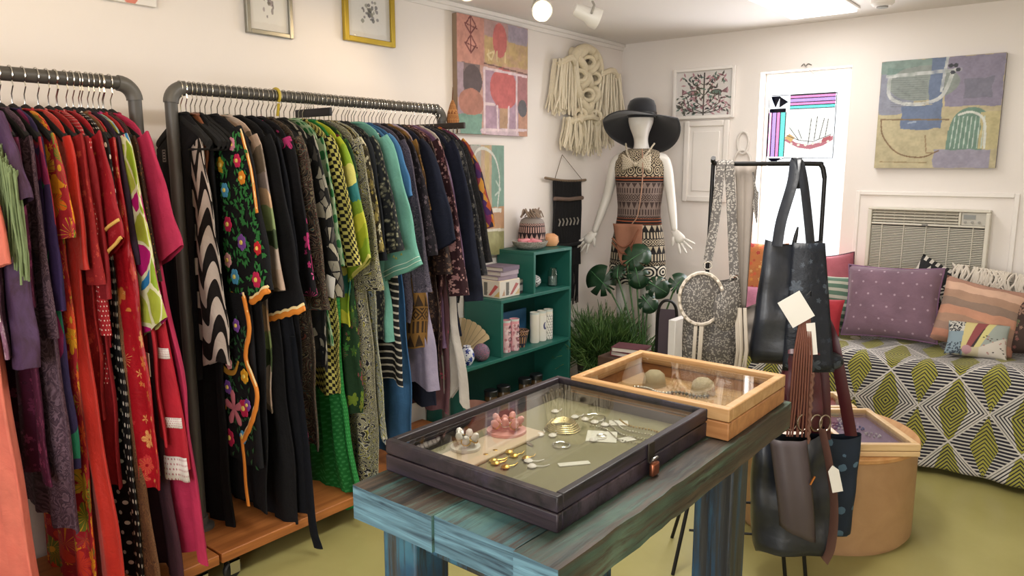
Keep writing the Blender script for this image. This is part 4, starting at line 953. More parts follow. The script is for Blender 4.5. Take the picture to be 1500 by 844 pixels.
G('leopard_blouse', 'brown leopard-print blouse with a long sleeve beside the pink dress', 1.158, F('leopard_print', ('leopard', '#3a2416', '#17100c', '#8a5a2c', 62), .75), .7, .2, sl=(.46, .1, .05, .05), cat='blouse', **N)
G('tan_dress', 'long tan lace dress low on the near rack', 1.080, F('tan_lace', ('swirl', ['#6d4a30', '#8a6240', '#54382a', '#7d5638'], 30, 5), .85), .1, [(0, .16), (1, .3)], **N)
G('dark_skirt_dress', 'long dark plum dress behind the pink tiers', 1.155, F('dark_plum', ('mottled', ['#2e1420', '#44242e', '#38202a'], 4), .85), .15, [(0, .18), (.5, .26), (1, .32)], **N)
PINK = F('hot_pink_cotton', ('mottled', ['#a01f42', '#b42a50', '#a82349'], 4), .8)
t, f, fs = G('ruffle_dress', 'hot pink tiered dress with white lace bands at the end of the near rack', 1.182, PINK, .23, [(0, .19), (.25, .23), (.6, .35), (1, .42)], sl=(.4, .1, .08, .12, .4), yaw=3, th=.016, fold=.012, nf=4, **N)
LACE = F('white_lace', ('dots', '#e6ddd6', '#b7737c', .013, .22), .9)
q = MB()
def band(fn, v0, v1, a0, a1, name, mt, parent, off=.004, n=26, wave=0, rows=3):
    m = MB()
    def g(u, v):
        p = Vector(fn(lerp(a0, a1, u), lerp(v0, v1, v))); p.y -= off+.004*math.sin(40*u)*wave; return p
    m.grid(g, n, rows, lambda u, v: (u*.5, v*.06)); o = m.build(name, mt, parent, angle=180)
    s = o.modifiers.new('thickness', 'SOLIDIFY'); s.thickness = .003; return o
def fpart(fn, z_top, hem):   # value of v for a height above the hem
    pass
# tiers: separate skirts of red cloth with lace, hung over the pink one
RT = F('red_tier', ('mottled', ['#a01626', '#b41c2e'], 4), .8)
def tier(parent, z0, z1, xl, xr0, xr1, mat, y, name='skirt_tier', th=.014):
    m = MB()
    def g(u, v):
        a = 2*PI*u; c, s = math.cos(a), math.sin(a); xr = lerp(xr0, xr1, v); x0 = (xr+xl)/2; w = (xr-xl)/2
        x = x0+w*math.copysign(abs(c)**.75, c)
        return (x, y+th*(1+.5*v)*math.copysign(abs(s)**.7, s)+.006*v*math.sin(60*x), lerp(z0, z1, v)-.012*v*math.sin(9*x))
    m.grid(g, 40, 12, lambda u, v: (u*(xr1-xl)*2, v*(z0-z1)), closed=True); m.build(name, mat, parent, angle=180); return g
g1 = tier(t, .92, .33, -.1, .28, .39, RT, -.03)
for v0, v1, nm, mt in ((.1, .16, 'lace_band', LACE), (.3, .36, 'lace_band', LACE), (.7, .76, 'lace_band', LACE), (.93, 1.07, 'lace_trim', LACE)):
    band(lambda u, v: g1(u, v), v0, v1, .5, 1.0, nm, mt, t, .004)
price_tag(t, .2, -.06, .3, .04, .07)
# ------------------------------------------------ far rack, from its near end
WAVE = F('wave_print', ('waves', '#15100f', '#cfc3b9', .125, .1, .42), .8)
t, f, fs = G('wave_dress', 'sleeveless dress with black and white wave stripes', 1.45, WAVE, .84, [(0, .13), (.2, .16), (1, .2)], [(0, .12), (1, .16)], yaw=-8, sh=.13, neck=.05, zt=1.73, fold=.012, nf=2, hemw=.04)
G('black_maxi_dress', 'long plain black dress behind the wave dress, next to the post', 1.485, BLK, .13, [(0, .12), (1, .09)], [(0, .19), (1, .25)], sh=.12)
t, f, fs = G('wavy_line_jacket', 'black jacket with a white wavy line, nearest the end post', 1.43, BLK, .75, [(0, .04), (1, .0)], [(0, .2), (1, .25)], sh=.12, cat='jacket', fold=.004)
MB().tube([(-.2+.012*math.sin(k*.9), -.022, .9-.018*k) for k in range(26)], .003, 6).build('wavy_braid', M('white_braid', '#d8d0c6', .8), t)
c = Canvas(20, 30, '#17151a', 2); c.rect(.1, .06, .9, .94, '#8d8880'); c.rect(.2, .12, .8, .88, '#2a2830'); c.line([(.3, .3), (.7, .3)], .04, '#b5b0a8'); c.line([(.3, .5), (.7, .5)], .04, '#b5b0a8'); c.line([(.3, .7), (.7, .7)], .04, '#b5b0a8')
o = c.build('woven_patch', .03, .05, t, CLOTHP, (-.09, -.03, .86))
G('copper_camisole', 'small copper satin camisole tucked beside the wave dress', 1.468, F('copper_satin', ('mottled', ['#5d3220', '#7d4a30', '#8d5a3c'], 6), .35), 1.22, .06, .12, cat='camisole', sh=.11, fold=.003)
# embroidered dress
t, f, fs = G('embroidered_dress', 'black dress embroidered with bright flowers and edged with yellow scallops', 1.55, BLK, .24, [(0, .19), (.3, .3), (.6, .29), (1, .27)], yaw=-4, fold=.006, nf=2, th=.012)
hem0 = .24
UP = MB(); f2 = sleeve(UP, 1.76-hem0-.06, .12, .62, .12, .11, .165, th=.02, seed=5, cut=.35, fold=.004); UP.build('sleeve', BLK, t, angle=180)
def surf(x, z):   # camera-facing skin of the embroidered panel
    return -.03
FLC = {'pink': '#d88aa0', 'yellow': '#e0a526', 'crimson': '#c02050', 'blue': '#4f9ac4', 'purple': '#7a4aa0', 'red': '#c4202a', 'orange': '#d88420', 'blush': '#e0a0a4'}
def flower(parent, x, y, z, r, col, ctr='#e8d06a', pet=6, rot=0):
    q = MB()
    for k in range(pet):
        a = 2*PI*k/pet+rot; q.cur = 0
        q.lathe([(.0001, 0), (r*.42, -.001), (r*.38, -.003), (.0001, -.0045)], 10, (x+.58*r*math.cos(a), y, z+.58*r*math.sin(a)), R=Matrix.Rotation(-PI/2, 3, 'X'))
    o = q.build('embroidered_flower', M('thread_'+col, FLC[col], .7, var=.15, scale=120), parent)
    MB().lathe([(.0001, .001), (r*.32, 0), (r*.25, -.0075), (.0001, -.008)], 10, (x, y, z), R=Matrix.Rotation(-PI/2, 3, 'X')).build('flower_centre', M('thread_c'+ctr, ctr, .7), o)
def psurf(u, v, off=.006):
    p = Vector(f2(u, v)); p.y -= off; return p
for u, v, rr, col in ((.79, .07, .02, 'pink'), (.68, .14, .024, 'yellow'), (.82, .17, .02, 'crimson'), (.84, .27, .02, 'orange'), (.7, .3, .022, 'blue'), (.69, .5, .023, 'crimson'), (.76, .63, .024, 'purple'), (.66, .7, .022, 'blush'), (.7, .81, .024, 'blue'), (.82, .88, .024, 'crimson'), (.65, .93, .026, 'yellow'), (.74, .97, .026, 'purple'), (.86, .7, .02, 'red')):
    p = psurf(u, v); flower(t, p.x, p.y, p.z, rr*1.35, col, rot=u*9)
LEAFM = M('green_thread', '#2f7a3a', .75, var=.25, scale=90); q = MB(); r = random.Random(8)
for k in range(330):
    u = .58+.34*r.random(); v = .03+.95*r.random(); p = psurf(u, v, .004); a = r.random()*2*PI; l = .026+.01*r.random()
    d = Vector((math.cos(a), 0, math.sin(a))); n = Vector((-d.z, 0, d.x))
    q._add([p, p+d*l*.5+n*l*.24+Vector((0, -.002, 0)), p+d*l, p+d*l*.5-n*l*.24+Vector((0, -.002, 0))], [(0, 1, 2, 3)])
stuff(q.build('embroidered_leaves', LEAFM, t))
SC1 = M('orange_scallop', '#d8822a', .7); SC2 = M('cream_scallop', '#ecd39a', .7)
def scallop(pts, parent, w=.012):
    P = curve_pts(pts, 10); L = [0]
    for a, b in zip(P[:-1], P[1:]): L.append(L[-1]+(b-a).length)
    for mt, off, rr in ((SC1, 0, w), (SC2, .014, w*.5)):
        Q = []
        for p, l in zip(P, L): Q.append(p+Vector((0, -.002-off*.1, off+.006*abs(math.sin(l*55)))))
        MB().tube(Q, rr, 8, flat=.5, nrm=(0, 1, 0)).build('scalloped_trim', mt, parent)
E1 = [psurf(u, 1.0, .008) for u in (.52, .6, .7, .8, .9, .98)]
scallop(E1, t)
scallop([psurf(.97, v, .006) for v in (.05, .25, .5)], t, .008)
# lower embroidered panel with big motifs
g2 = tier(t, .86, .2, -.02, .27, .3, BLK, -.026, 'skirt_panel')
for x, z, rr, col in ((.1, .68, .03, 'crimson'), (.2, .74, .022, 'purple'), (.12, .58, .022, 'blush'), (.1, .48, .024, 'purple'), (.22, .42, .03, 'crimson'), (.06, .4, .018, 'orange'), (.09, .27, .03, 'crimson'), (.2, .3, .022, 'blue'), (.24, .55, .024, 'yellow'), (.25, .44, .02, 'purple')):
    flower(t, x, -.05, z, rr*1.25, col, rot=x*20)
q = MB()
for k in range(5):
    a = .4+2*PI*k/5; c0 = Vector((.14, -.051, .4)); d = Vector((math.cos(a), 0, math.sin(a))); q.tube([c0, c0+d*.03, c0+d*.06, c0+d*.075], [.006, .014, .017, .006], 10, flat=.3, nrm=(0, 1, 0))
q.build('butterfly_motif', M('rose_thread', '#c4707c', .7), t)
q = MB().tube(curve_pts([(.03, -.052, .5), (.035, -.052, .6), (.06, -.052, .67), (.075, -.052, .62), (.045, -.052, .58), (.09, -.052, .545), (.16, -.052, .55), (.2, -.052, .6)], 8), [.006+.008*math.sin(PI*i/56) for i in range(57)], 8, flat=.3, nrm=(0, 1, 0)); q.build('bird_motif', M('mustard_thread', '#b8862c', .7), t)
q = MB(); r = random.Random(18)
for k in range(170):
    x = .02+.26*r.random(); z = .2+.58*r.random(); p = Vector((x, -.049, z)); a = r.random()*2*PI; l = .03
    d = Vector((math.cos(a), 0, math.sin(a))); n = Vector((-d.z, 0, d.x)); q._add([p, p+d*l*.5+n*l*.22+Vector((0, -.002, 0)), p+d*l, p+d*l*.5-n*l*.22+Vector((0, -.002, 0))], [(0, 1, 2, 3)])
stuff(q.build('embroidered_leaves', M('dark_green_thread', '#26562f', .75, var=.3, scale=90), t))
scallop([(.27, -.05, .86), (.3, -.05, .74), (.26, -.05, .62), (.33, -.05, .5), (.28, -.05, .38), (.2, -.05, .28)], t)
scallop([(.19, -.05, .3), (.2, -.05, .2), (.2, -.05, .1), (.21, -.05, .02)], t, .01)
# the rest of the far rack
SAT = F('pastel_satin', ('bands', ['#7a6a5a', '#c4a894', '#c8b4a6', '#4a5a3c', '#8fa06a', '#d8b08a', '#9a8a84'], .5, .22), .4)
G('satin_blouse', 'pink, cream and green satin blouse with a long sleeve', 1.60, SAT, .62, [(0, .19), (1, .23)], sl=(.56, .13, .06, .06), cat='blouse')
t, f, fs = G('black_scallop_dress', 'plain black dress with one orange scalloped cuff', 1.65, BLK, .13, [(0, .19), (1, .26)], sl=(.66, .13, .07, .12, .2))
scallop([Vector(fs(u, 1.0))+Vector((0, -.006, 0)) for u in (.52, .65, .75, .85, .98)], t)
t, f, fs = G('black_tie_dress', 'long black dress whose sash hangs over the platform edge', 1.70, F('blue_black', ('mottled', ['#090a10', '#10121c'], 4), .9), .16, [(0, .19), (1, .28)], sl=(.5, .08, .06, .06))
MB().tube(curve_pts([(.25, -.01, .75), (.29, 0, .3), (.31, .0, -.02), (.33, .01, -.13)], 8), [.02+.012*i/24 for i in range(25)], 8, flat=.2, nrm=(0, 1, 0)).build('sash', F('sash_navy', ('solid', '#0e121c'), .9), t)
PF = F('black_pink_flowers', ('floral', '#121014', ['#c83a7a', '#d85a94', '#121014', '#121014', '#121014'], 9, .4), .85)
G('pink_flower_dress', 'black dress with a few magenta flowers', 1.745, PF, .2, [(0, .19), (1, .26)], sl=(.6, .12, .06, .07))
G('paisley_coat', 'long dark paisley coat in brown, teal and rust', 1.79, F('dark_paisley', ('swirl', ['#1c1a1a', '#4a3a2c', '#1a1c1c', '#6d3a2c', '#2a4a4a', '#8a7a5c', '#141414'], 15, 8), .8), .42, [(0, .2), (1, .27)], sl=(.66, .13, .07, .08), cat='coat')
t, f, fs = G('tribal_tunic', 'black and cream geometric print tunic with a white tag', 1.85, F('tribal_print', ('blocks', ['#181816', '#9a9484', '#23221f', '#b0a894', '#181816', '#54504a'], 26, 20, '#16161a'), .8), .74, [(0, .2), (1, .27)], sl=(.62, .12, .08, .1), cat='tunic')
price_tag(t, .33, -.03, .36, .055, .085, ry=.2)
G('green_dot_blouse', 'pale green blouse with large dark green dots', 1.90, F('big_green_dots', ('dots', '#9ab08a', '#2a6d3a', .05, .34), .7), .85, [(0, .2), (1, .24)], sl=(.5, .1, .06, .06), cat='blouse', neck=.08)
GD = F('green_pin_dots', ('dots', '#1f7a34', '#3f9a52', .014, .28), .7)
t, f, fs = G('green_dress', 'bright green dotted maxi dress with a gathered hem', 1.985, GD, .07, [(0, .16), (.3, .17), (.68, .2), (.72, .22), (1, .29)], sh=.16, fold=.012, nf=5, hang=True)
MB().tube([(-.18+.38*k/20, -.026-.004*math.sin(k*2), .52+.006*math.sin(k)) for k in range(21)], .005, 6).build('gather_seam', GD, t)
G('houndstooth_blouse', 'black and yellow houndstooth blouse with an elbow-length sleeve', 1.945, F('houndstooth', ('check', '#16140f', '#cfc46a', .014), .75), .6, [(0, .2), (.45, .21), (1, .19)], sl=(.5, .16, .06, .055), cat='blouse')
LG = F('lime_print', ('bands', ['#a8b428', '#c4c43c', '#7d9a2a', '#2f7a7a', '#d8d070', '#8aa82a'], .42, .4), .6)
G('lime_blouse', 'lime and yellow printed blouse with a flaring cuff', 1.995, LG, .9, [(0, .2), (1, .23)], sl=(.52, .15, .06, .08, .6), cat='blouse')
G('dark_green_dress', 'dark green flowered dress with a teal band', 2.03, F('dark_green_flowers', ('floral', '#1d3a20', ['#3a7a34', '#7a8a2a', '#8a3a4a', '#2a5a2a'], 14, .45), .8), .5, [(0, .2), (1, .24)], sl=(.5, .1, .06, .06))
SWY = F('yellow_black_swirl', ('swirl', ['#1c1b1a', '#d0c8b0', '#2a2926', '#a8a04a', '#c8c4b4', '#3a3a44'], 17, 9), .8)
G('swirl_maxi_dress', 'long black, white and yellow swirl-print dress behind the table corner', 2.075, SWY, .14, [(0, .2), (1, .3)], sl=(.62, .12, .07, .08), fold=.01, nf=4)
G('ringed_blouse', 'olive blouse printed with cream and yellow rings', 2.10, F('olive_rings', ('floral', '#3a3426', ['#c4b05a', '#8a7a4a', '#d8d0b0', '#54502f'], 20, .5), .8), .8, [(0, .2), (1, .23)], sl=(.46, .13, .06, .06), cat='blouse')
G('ruffled_wrap_dress', 'black, cream and lime ruffled wrap dress', 2.115, F('lime_white_leaf', ('swirl', ['#c8c4b0', '#23242c', '#b0b03c', '#d8d4c8', '#2c2c34', '#8a9aa4'], 14, 8), .8), .4, [(0, .2), (.5, .25), (1, .33)], sl=(.4, .08, .06, .07), fold=.013, hemw=.06)
G('charcoal_dress', 'plain charcoal dress between the printed ones', 2.14, F('charcoal', ('mottled', ['#1a1c20', '#25282e'], 4), .85), .55, [(0, .2), (1, .23)], sl=(.5, .1, .06, .06))
G('snakeskin_blouse', 'dark snakeskin-print blouse with a gold-edged cuff', 2.17, F('snake_print', ('leopard', '#1d2024', '#5a5a4c', '#a8a488', 55), .7), .8, [(0, .2), (1, .23)], sl=(.46, .17, .06, .06), cat='blouse')
MINT = F('mint_linen', ('mottled', ['#6aa594', '#77b3a1', '#70ab9a'], 3), .8)
t, f, fs = G('mint_shirt', 'mint green shirt with a wide embroidered sleeve', 2.225, MINT, .8, [(0, .2), (1, .24)], sl=(.56, .16, .085, .125, .25), cat='shirt', neck=.09, fold=.006)
ST = M('pale_stitching', '#cfe0d0', .8)
for v in (.93, .965): MB().tube([Vector(fs(.5+.5*i/16, v))+Vector((0, -.003, 0)) for i in range(17)], .0016, 5).build('stitching', ST, t)
for k in range(3):
    p = Vector(fs(.72+.02*k, .86+.02*(k % 2)))+Vector((0, -.004, 0)); MB().tube([p, p+Vector((.008, 0, .01)), p+Vector((.012, 0, 0))], .002, 5).build('embroidered_sprig', M('olive_thread', '#8a8a3c', .8), t)
G('blue_tee', 'cornflower blue short-sleeved shirt beside the mint one', 2.265, F('cornflower', ('mottled', ['#3f6f9c', '#4c7dac'], 4), .85), .9, [(0, .2), (1, .22)], sl=(.24, .12, .075, .08), cat='shirt')
G('striped_dress', 'cream dress with thin black stripes', 2.24, F('cream_stripes', ('stripes', '#c8c0b0', '#1a1a1c', .03, .28), .8), .6, [(0, .2), (1, .3)], sl=(.25, .05, .06, .06))
G('blue_maxi_dress', 'long plain denim-blue dress', 2.30, F('denim_blue', ('mottled', ['#2f567d', '#3b6690', '#355e88'], 3), .85), .2, [(0, .2), (1, .27)], sl=(.3, .05, .06, .06))
G('heather_cardigan', 'grey-purple patterned cardigan with a lavender cuff', 2.345, F('heather_print', ('swirl', ['#4a4552', '#5d5664', '#3a3642', '#6d6470'], 26, 5), .85), .85, [(0, .2), (1, .23)], sl=(.66, .16, .06, .055), cat='cardigan')
G('plum_shirt', 'dark plum shirt beside the heather cardigan', 2.39, F('dark_speckle', ('floral', '#211c22', ['#5d5058', '#3a3038', '#6d6066'], 36, .4), .8), .95, [(0, .2), (1, .22)], sl=(.5, .15, .06, .06), cat='shirt')
t, f, fs = G('amber_print_dress', 'brown and amber geometric print dress', 2.42, F('amber_print', ('tribal', '#3a2a1c', '#8a6430', .06), .8), .72, [(0, .2), (1, .25)], sl=(.3, .08, .06, .06))
MB().box((.25, -.026, .42), (.06, .003, .09)).build('woven_badge', F('rainbow_badge', ('blocks', ['#c4452c', '#3a8a9a', '#d8a03c', '#7a3a8a', '#3a9a5a'], 40, 30, None)), t)
G('lavender_slip', 'short lavender slip under the dark clothes', 2.45, F('lavender_slip', ('mottled', ['#8a7f9a', '#a59ab0', '#948aa4'], 4), .6), .52, [(0, .16), (1, .29)], sh=.16, cat='slip')
t, f, fs = G('navy_shirt', 'navy shirt with a short folded cuff', 2.475, NAVY, .42, [(0, .2), (1, .24)], sl=(.46, .18, .06, .075, .3), cat='shirt')
BR = F('brown_sequin', ('floral', '#2e2120', ['#6d5240', '#8a6a54', '#4a3430'], 40, .42), .6)
G('brown_tunic', 'long brown speckled tunic below the maroon one', 2.515, BR, .52, [(0, .2), (1, .26)], sl=(.6, .12, .06, .06), cat='tunic')
MAR = F('maroon_flowers', ('floral', '#34191f', ['#a87a7a', '#c49a94', '#7d4a50', '#b58a84'], 24, .42), .8)
G('maroon_dress', 'maroon long-sleeved dress scattered with pink flowers', 2.55, MAR, .68, [(0, .21), (1, .25)], sl=(.7, .19, .075, .06), fold=.006)
G('lilac_robe', 'lilac satin robe sleeve beside the maroon dress', 2.58, F('lilac_satin', ('mottled', ['#5d4460', '#7a5a7a'], 5), .35), .7, [(0, .2), (1, .22)], sl=(.68, .17, .05, .05), cat='robe')
G('mauve_skirt_dress', 'sheer mauve dress with pink flowers at its hem', 2.60, F('mauve_sheer', ('floral', '#6d4a50', ['#7d5a60', '#c8506a', '#6d4a50', '#6d4a50'], 9, .3), .85), .35, [(0, .18), (1, .24)], sh=.17)
G('white_gauze_dress', 'white gauze dress hanging beside the teal shelf', 2.625, F('white_gauze', ('mottled', ['#a8a09a', '#c4bcb4', '#b8b0a8'], 5), .9), .47, [(0, .17), (.5, .25), (1, .33)], sh=.17, fold=.013, nf=5, hemw=.09)
G('navy_blouse', 'navy long-sleeved blouse near the end of the far rack', 2.655, NAVY, .75, [(0, .21), (1, .25)], sl=(.74, .19, .08, .06), cat='blouse', fold=.006)
G('charcoal_print_shirt', 'charcoal shirt with a faint pale print', 2.69, F('charcoal_print', ('floral', '#26262a', ['#6d6862', '#8a847c', '#4a4846'], 34, .42), .8), .9, [(0, .2), (1, .23)], sl=(.62, .2, .06, .05), cat='shirt')
G('black_jacket', 'black long-sleeved jacket, last but one on the far rack', 2.72, F('black_faint_print', ('swirl', ['#121214', '#1e1c1e', '#2e2a2a', '#121214'], 30, 5), .85), .95, [(0, .2), (1, .22)], sl=(.56, .21, .06, .05), cat='jacket')
G('woven_poncho', 'purple and orange woven poncho, last on the far rack', 2.75, F('woven_purple', ('blocks', ['#6d2a54', '#b0562c', '#4a2a5c', '#8a3a44', '#c48a3c', '#34283c'], 36, 30, None), .9), 1.18, [(0, .2), (1, .3)], sl=(.4, .17, .07, .08), cat='poncho')
# bare spare hangers in the gaps
r = random.Random(11)
for y in (1.505, 1.525, 1.575, 1.625, 1.672, 1.722, 1.765, 1.81, 1.825, 1.872, 1.92, 1.965, 2.01, 2.05, 2.19, 2.205, 2.285, 2.325, 2.37, 2.405): hanger(y, math.radians(r.uniform(-5, 5)), 1)
t = thing('clothes_hanger', 'hanger with a thick yellow hook among the black clothes', 'hanger', (XB, 1.838, ZB), 0, 'hangers on the far rack'); _hb.build('body', VELV, t)
MB().tube([((PR+.007)*math.cos(a), 0, (PR+.007)*math.sin(a)) for a in [-.9+i*(PI+1.4)/16 for i in range(17)]], .006, 8).build('hook', M('yellow_hook', '#b8a030', .4), t); MB().tube([(.005, 0, -.08), (.018, 0, -.03)], .006, 8).build('hook_stem', M('yellow_hook', '#b8a030', .4), t)
t = thing('trouser_hanger', 'flat black trouser hanger sticking up among the green blouses', 'hanger', (XB, 1.975, ZB), 0, 'hangers on the far rack')
MB().box((.06, 0, -.062), (.24, .012, .034)).build('bar', M('black_lacquer', '#17151a', .4), t, bevel=.003); _hk.build('hook', CHR, t)
# trouser hanger with clips at the far end, and the woven cone hung on the rail end
t = thing('clip_hanger', 'flat dark trouser hanger with chrome clips at the far end of the rack', 'hanger', (XB, 2.775, ZB))
MB().box((.02, 0, -.085), (.34, .014, .03)).build('bar', M('dark_wood_bar', '#2e241e', .5), t, bevel=.003); _hk.build('hook', CHR, t)
for k in range(5): MB().box((.03+.03*k, 0, -.108), (.006, .018, .024)).build('clip', CHR, t)
t = thing('woven_cone', 'little woven brown cone ornament at the far end of the rail', 'ornament', (XB+.03, 2.86, ZB-.06))
MB().lathe([(.0001, -.01), (.03, -.008), (.034, .01), (.026, .05), (.014, .09), (.0001, .12)], 18).build('body', F('woven_rust', ('tribal', '#8a5230', '#c48a54', .025)), t)
MB().tube([(0, 0, .11), (.002, 0, .15), (0, .002, .175)], [.004, .003, .001], 6).build('tip', M('brown_tip', '#6d4a34', .8), t)
# ================================================================ WALL HANGINGS
ROPE = M('cream_rope', '#d9ccb0', .9, var=.12, scale=60, bump=.3); ROPE2 = M('cream_yarn', '#e0d5bd', .95, var=.12, scale=80)
t = thing('macrame_hanging', 'big cream macrame hanging with thick braids and fringes in the corner of the left wall', 'wall hanging', (XL, 4.47, 2.02))
# local: y along the wall, x out of the wall, z up
for s in (-1, 1):
    for k in range(2):
        P = []
        for i in range(40):
            u = i/39; P.append((.05+.03*math.cos(u*16+k*PI), s*(.055+.02*k)+.05*math.sin(u*13+(0 if s > 0 else PI)+k*.6), .33-.48*u))
        MB().tube(P, .03, 10).build('braided_rope', ROPE, t)
MB().tube(curve_pts([(.03, -.16, .16), (.06, -.13, .3), (.06, 0, .35), (.06, .14, .3), (.04, .22, .14)], 8), .034, 12).build('top_loop', ROPE, t)
for y0, z0 in ((-.1, .16), (.08, .16), (-.09, -.1), (.1, -.1), (0, .04), (0, .26)):
    MB().tube([(.075+.02*math.cos(a), y0+.042*math.cos(a), z0+.036*math.sin(a)) for a in [2*PI*i/18 for i in range(18)]], .016, 8, close=True).build('knot', ROPE, t)
def strands(name, y0, y1, z0, z1, n, seed, x0=.02, x1=.09, splay=.03, rad=.0075):
    r = random.Random(seed); q = MB()
    for k in range(n):
        y = lerp(y0, y1, r.random()); x = lerp(x0, x1, r.random()); e = z1+.05*r.random(); d = (y-(y0+y1)/2)*.6
        q.tube([(x, y, z0), (x+.008*r.uniform(-1, 1), y+d*.4+.008*r.uniform(-1, 1), lerp(z0, e, .35)), (x+.01*r.uniform(-1, 1), y+d*.8, lerp(z0, e, .7)), (x+.012*r.uniform(-1, 1), y+d+splay*r.uniform(-1, 1), e)], [rad, rad*1.1, rad, rad*.7], 6)
    return stuff(q.build(name, ROPE2, t))
strands('fringe', -.34, -.14, .25, -.12, 60, 1); strands('fringe', .14, .42, .22, -.14, 64, 2)
strands('fringe', -.24, -.04, -.12, -.36, 44, 3); strands('fringe', -.04, .12, -.1, -.38, 40, 4); strands('fringe', .1, .28, -.12, -.33, 36, 5)
for k, (y0, y1, z) in enumerate(((-.34, -.14, .24), (.14, .42, .21), (-.22, .24, -.13))):
    MB().tube(curve_pts([(.06, y0, z-.03), (.1, (y0+y1)/2, z+.02), (.06, y1, z-.03)], 8), .02, 8).build('binding_cord', ROPE, t)
# black macrame on a stick
t = thing('black_macrame', 'black knotted wall hanging on a stick beside the mannequin', 'wall hanging', (XL, 4.28, 1.475))
BYARN = M('black_yarn', '#121113', .95, var=.3, scale=60)
MB().tube(curve_pts([(.03, -.24, .02), (.03, -.05, 0), (.03, .12, -.005), (.03, .25, .0)], 6), .009, 8).build('stick', M('driftwood', '#7d6a56', .8), t)
MB().tube([(.03, -.13, .01), (.012, -.02, .175), (.03, .2, .005)], .0022, 6).build('hanging_cord', M('brown_cord', '#6d5a48', .8), t)
q = MB(); r = random.Random(2)
for k in range(17):
    y = -.14+.32*k/16
    q.tube([(.03, y, 0), (.034, y+.004, -.2), (.03, y, -.45), (.032, y+.006*r.uniform(-1, 1), -.6)], .0095, 6)
q.build('knotted_panel', BYARN, t)
for z in (-.13, -.45): MB().tube([(.044, -.15, z+.01), (.046, .02, z), (.044, .19, z+.005)], .014, 8).build('wrapped_rod' if z > -.2 else 'knot_row', M('brown_wrap', '#6d5a50', .9) if z > -.2 else BYARN, t)
for z in (-.28,):
    for k in range(6): MB().tube([(.046, -.1+.045*k, z+.02), (.05, -.09+.045*k, z), (.046, -.1+.045*k, z-.03)], .006, 6).build('bead', M('bone_bead', '#8d8880', .5), t)
q = MB()
for k in range(26):
    y = -.13+.3*k/25; q.tube([(.03, y, -.58), (.034, y+.01*r.uniform(-1, 1), -.72), (.03, y+.015*r.uniform(-1, 1), -.82-.07*r.random())], .005, 5)
stuff(q.build('fringe', BYARN, t))
# white loops hanging by the window
t = thing('rope_loop_ornament', 'small white double loop ornament hanging left of the window', 'ornament', (-2.02, YB-.012, 1.6))
for z0, rx, rz_ in ((.13, .04, .075), (-.01, .06, .09)):
    MB().tube([(rx*math.cos(a), .002*math.sin(2*a), z0+rz_*math.sin(a)) for a in [2*PI*i/26 for i in range(26)]], .009, 8, close=True).build('loop', M('white_cord', '#dcd6cf', .7), t)

# ---------------------------------------------------------------- stained glass in the window
t = thing('stained_glass_panel', 'stained glass panel with pink and turquoise borders hanging in the window', 'stained glass', (-1.645, YB+.02, 1.825))
def gl(c): return pane('glass_%.2f_%.2f_%.2f' % tuple(c), c, .03)
LEAD = M('lead_came', '#33333a', .5, .5); PKG = gl((.92, .55, .76)); VIO = gl((.74, .6, .86)); TEA = gl((.42, .86, .8)); DK = gl((.04, .05, .09))
def gp(x0, x1, z0, z1, g):
    MB().bx(x0, x1, -.002, .002, z0, z1).build('glass_piece', g, t, smooth=False); q = MB()
    q.tube([(x0, 0, z0), (x1, 0, z0), (x1, 0, z1), (x0, 0, z1)], .0032, 6, close=True); q.build('lead_line', LEAD, t)
for x0, x1, g in ((-.215, -.195, PKG), (-.195, -.165, VIO), (-.165, -.14, PKG), (-.14, -.105, TEA)): gp(x0, x1, -.19, .1, g)
for z0, z1, g in ((.185, .205, PKG), (.16, .185, VIO), (.14, .16, PKG), (.118, .14, TEA)): gp(-.08, .205, z0, z1, g)
for pts in (((-.21, .205), (-.145, .205), (-.175, .13)), ((-.15, .13), (-.09, .165), (-.15, .205)), ((-.215, -.2), (-.12, -.2), (-.165, -.235))):
    MB().prism([(x, z) for x, z in pts], .004, Matrix.Rotation(PI/2, 3, 'X'), (0, .002, 0)).build('dark_glass_piece', DK, t, smooth=False)
MB().bx(-.215, -.105, -.002, .002, .1, .125).build('dark_glass_piece', DK, t, smooth=False)
c = Canvas(150, 130, '#f7f3ea', 4)
c.poly([(0, .3), (.12, .22), (.3, .12), (.55, .08), (.8, .16), (1, .3), (1, .4), (.75, .24), (.5, .18), (.25, .24), (.05, .38)], '#c96a72')
c.poly([(0, .36), (.14, .26), (.22, .36), (.1, .46)], '#e0a84a').poly([(.75, .22), (.95, .3), (.95, .4), (.8, .34)], '#c4555a')
for p in ([(.5, .2), (.54, .8)], [(.62, .3), (.66, .85)], [(.72, .32), (.8, .8)], [(.84, .38), (.88, .78)], [(.3, .3), (.1, .6)], [(.36, .34), (.28, .55)], [(.05, .42), (.3, .3), (.6, .26), (.95, .42)]): c.line(p, .008, '#6d6458')
for k in range(6): c.ell(.15+.15*k, .2-.04*math.sin(k)+.02, .03, .03, '#e8d8c0')
c.build('painted_glass', .31, .27, t, GLASSP, (.05, .0, -.03))
MB().tube([(-.22, 0, .21), (-.22, 0, -.24), (-.1, 0, -.2), (.21, 0, -.2), (.21, 0, .21)], .0035, 6, close=True).build('frame', LEAD, t)
MB().tube([(-.14, .0, .21), (.015, -.02, .375), (.2, 0, .21)], .0012, 5).build('hanging_wire', M('wire', '#9a9a98', .4, .8), t)

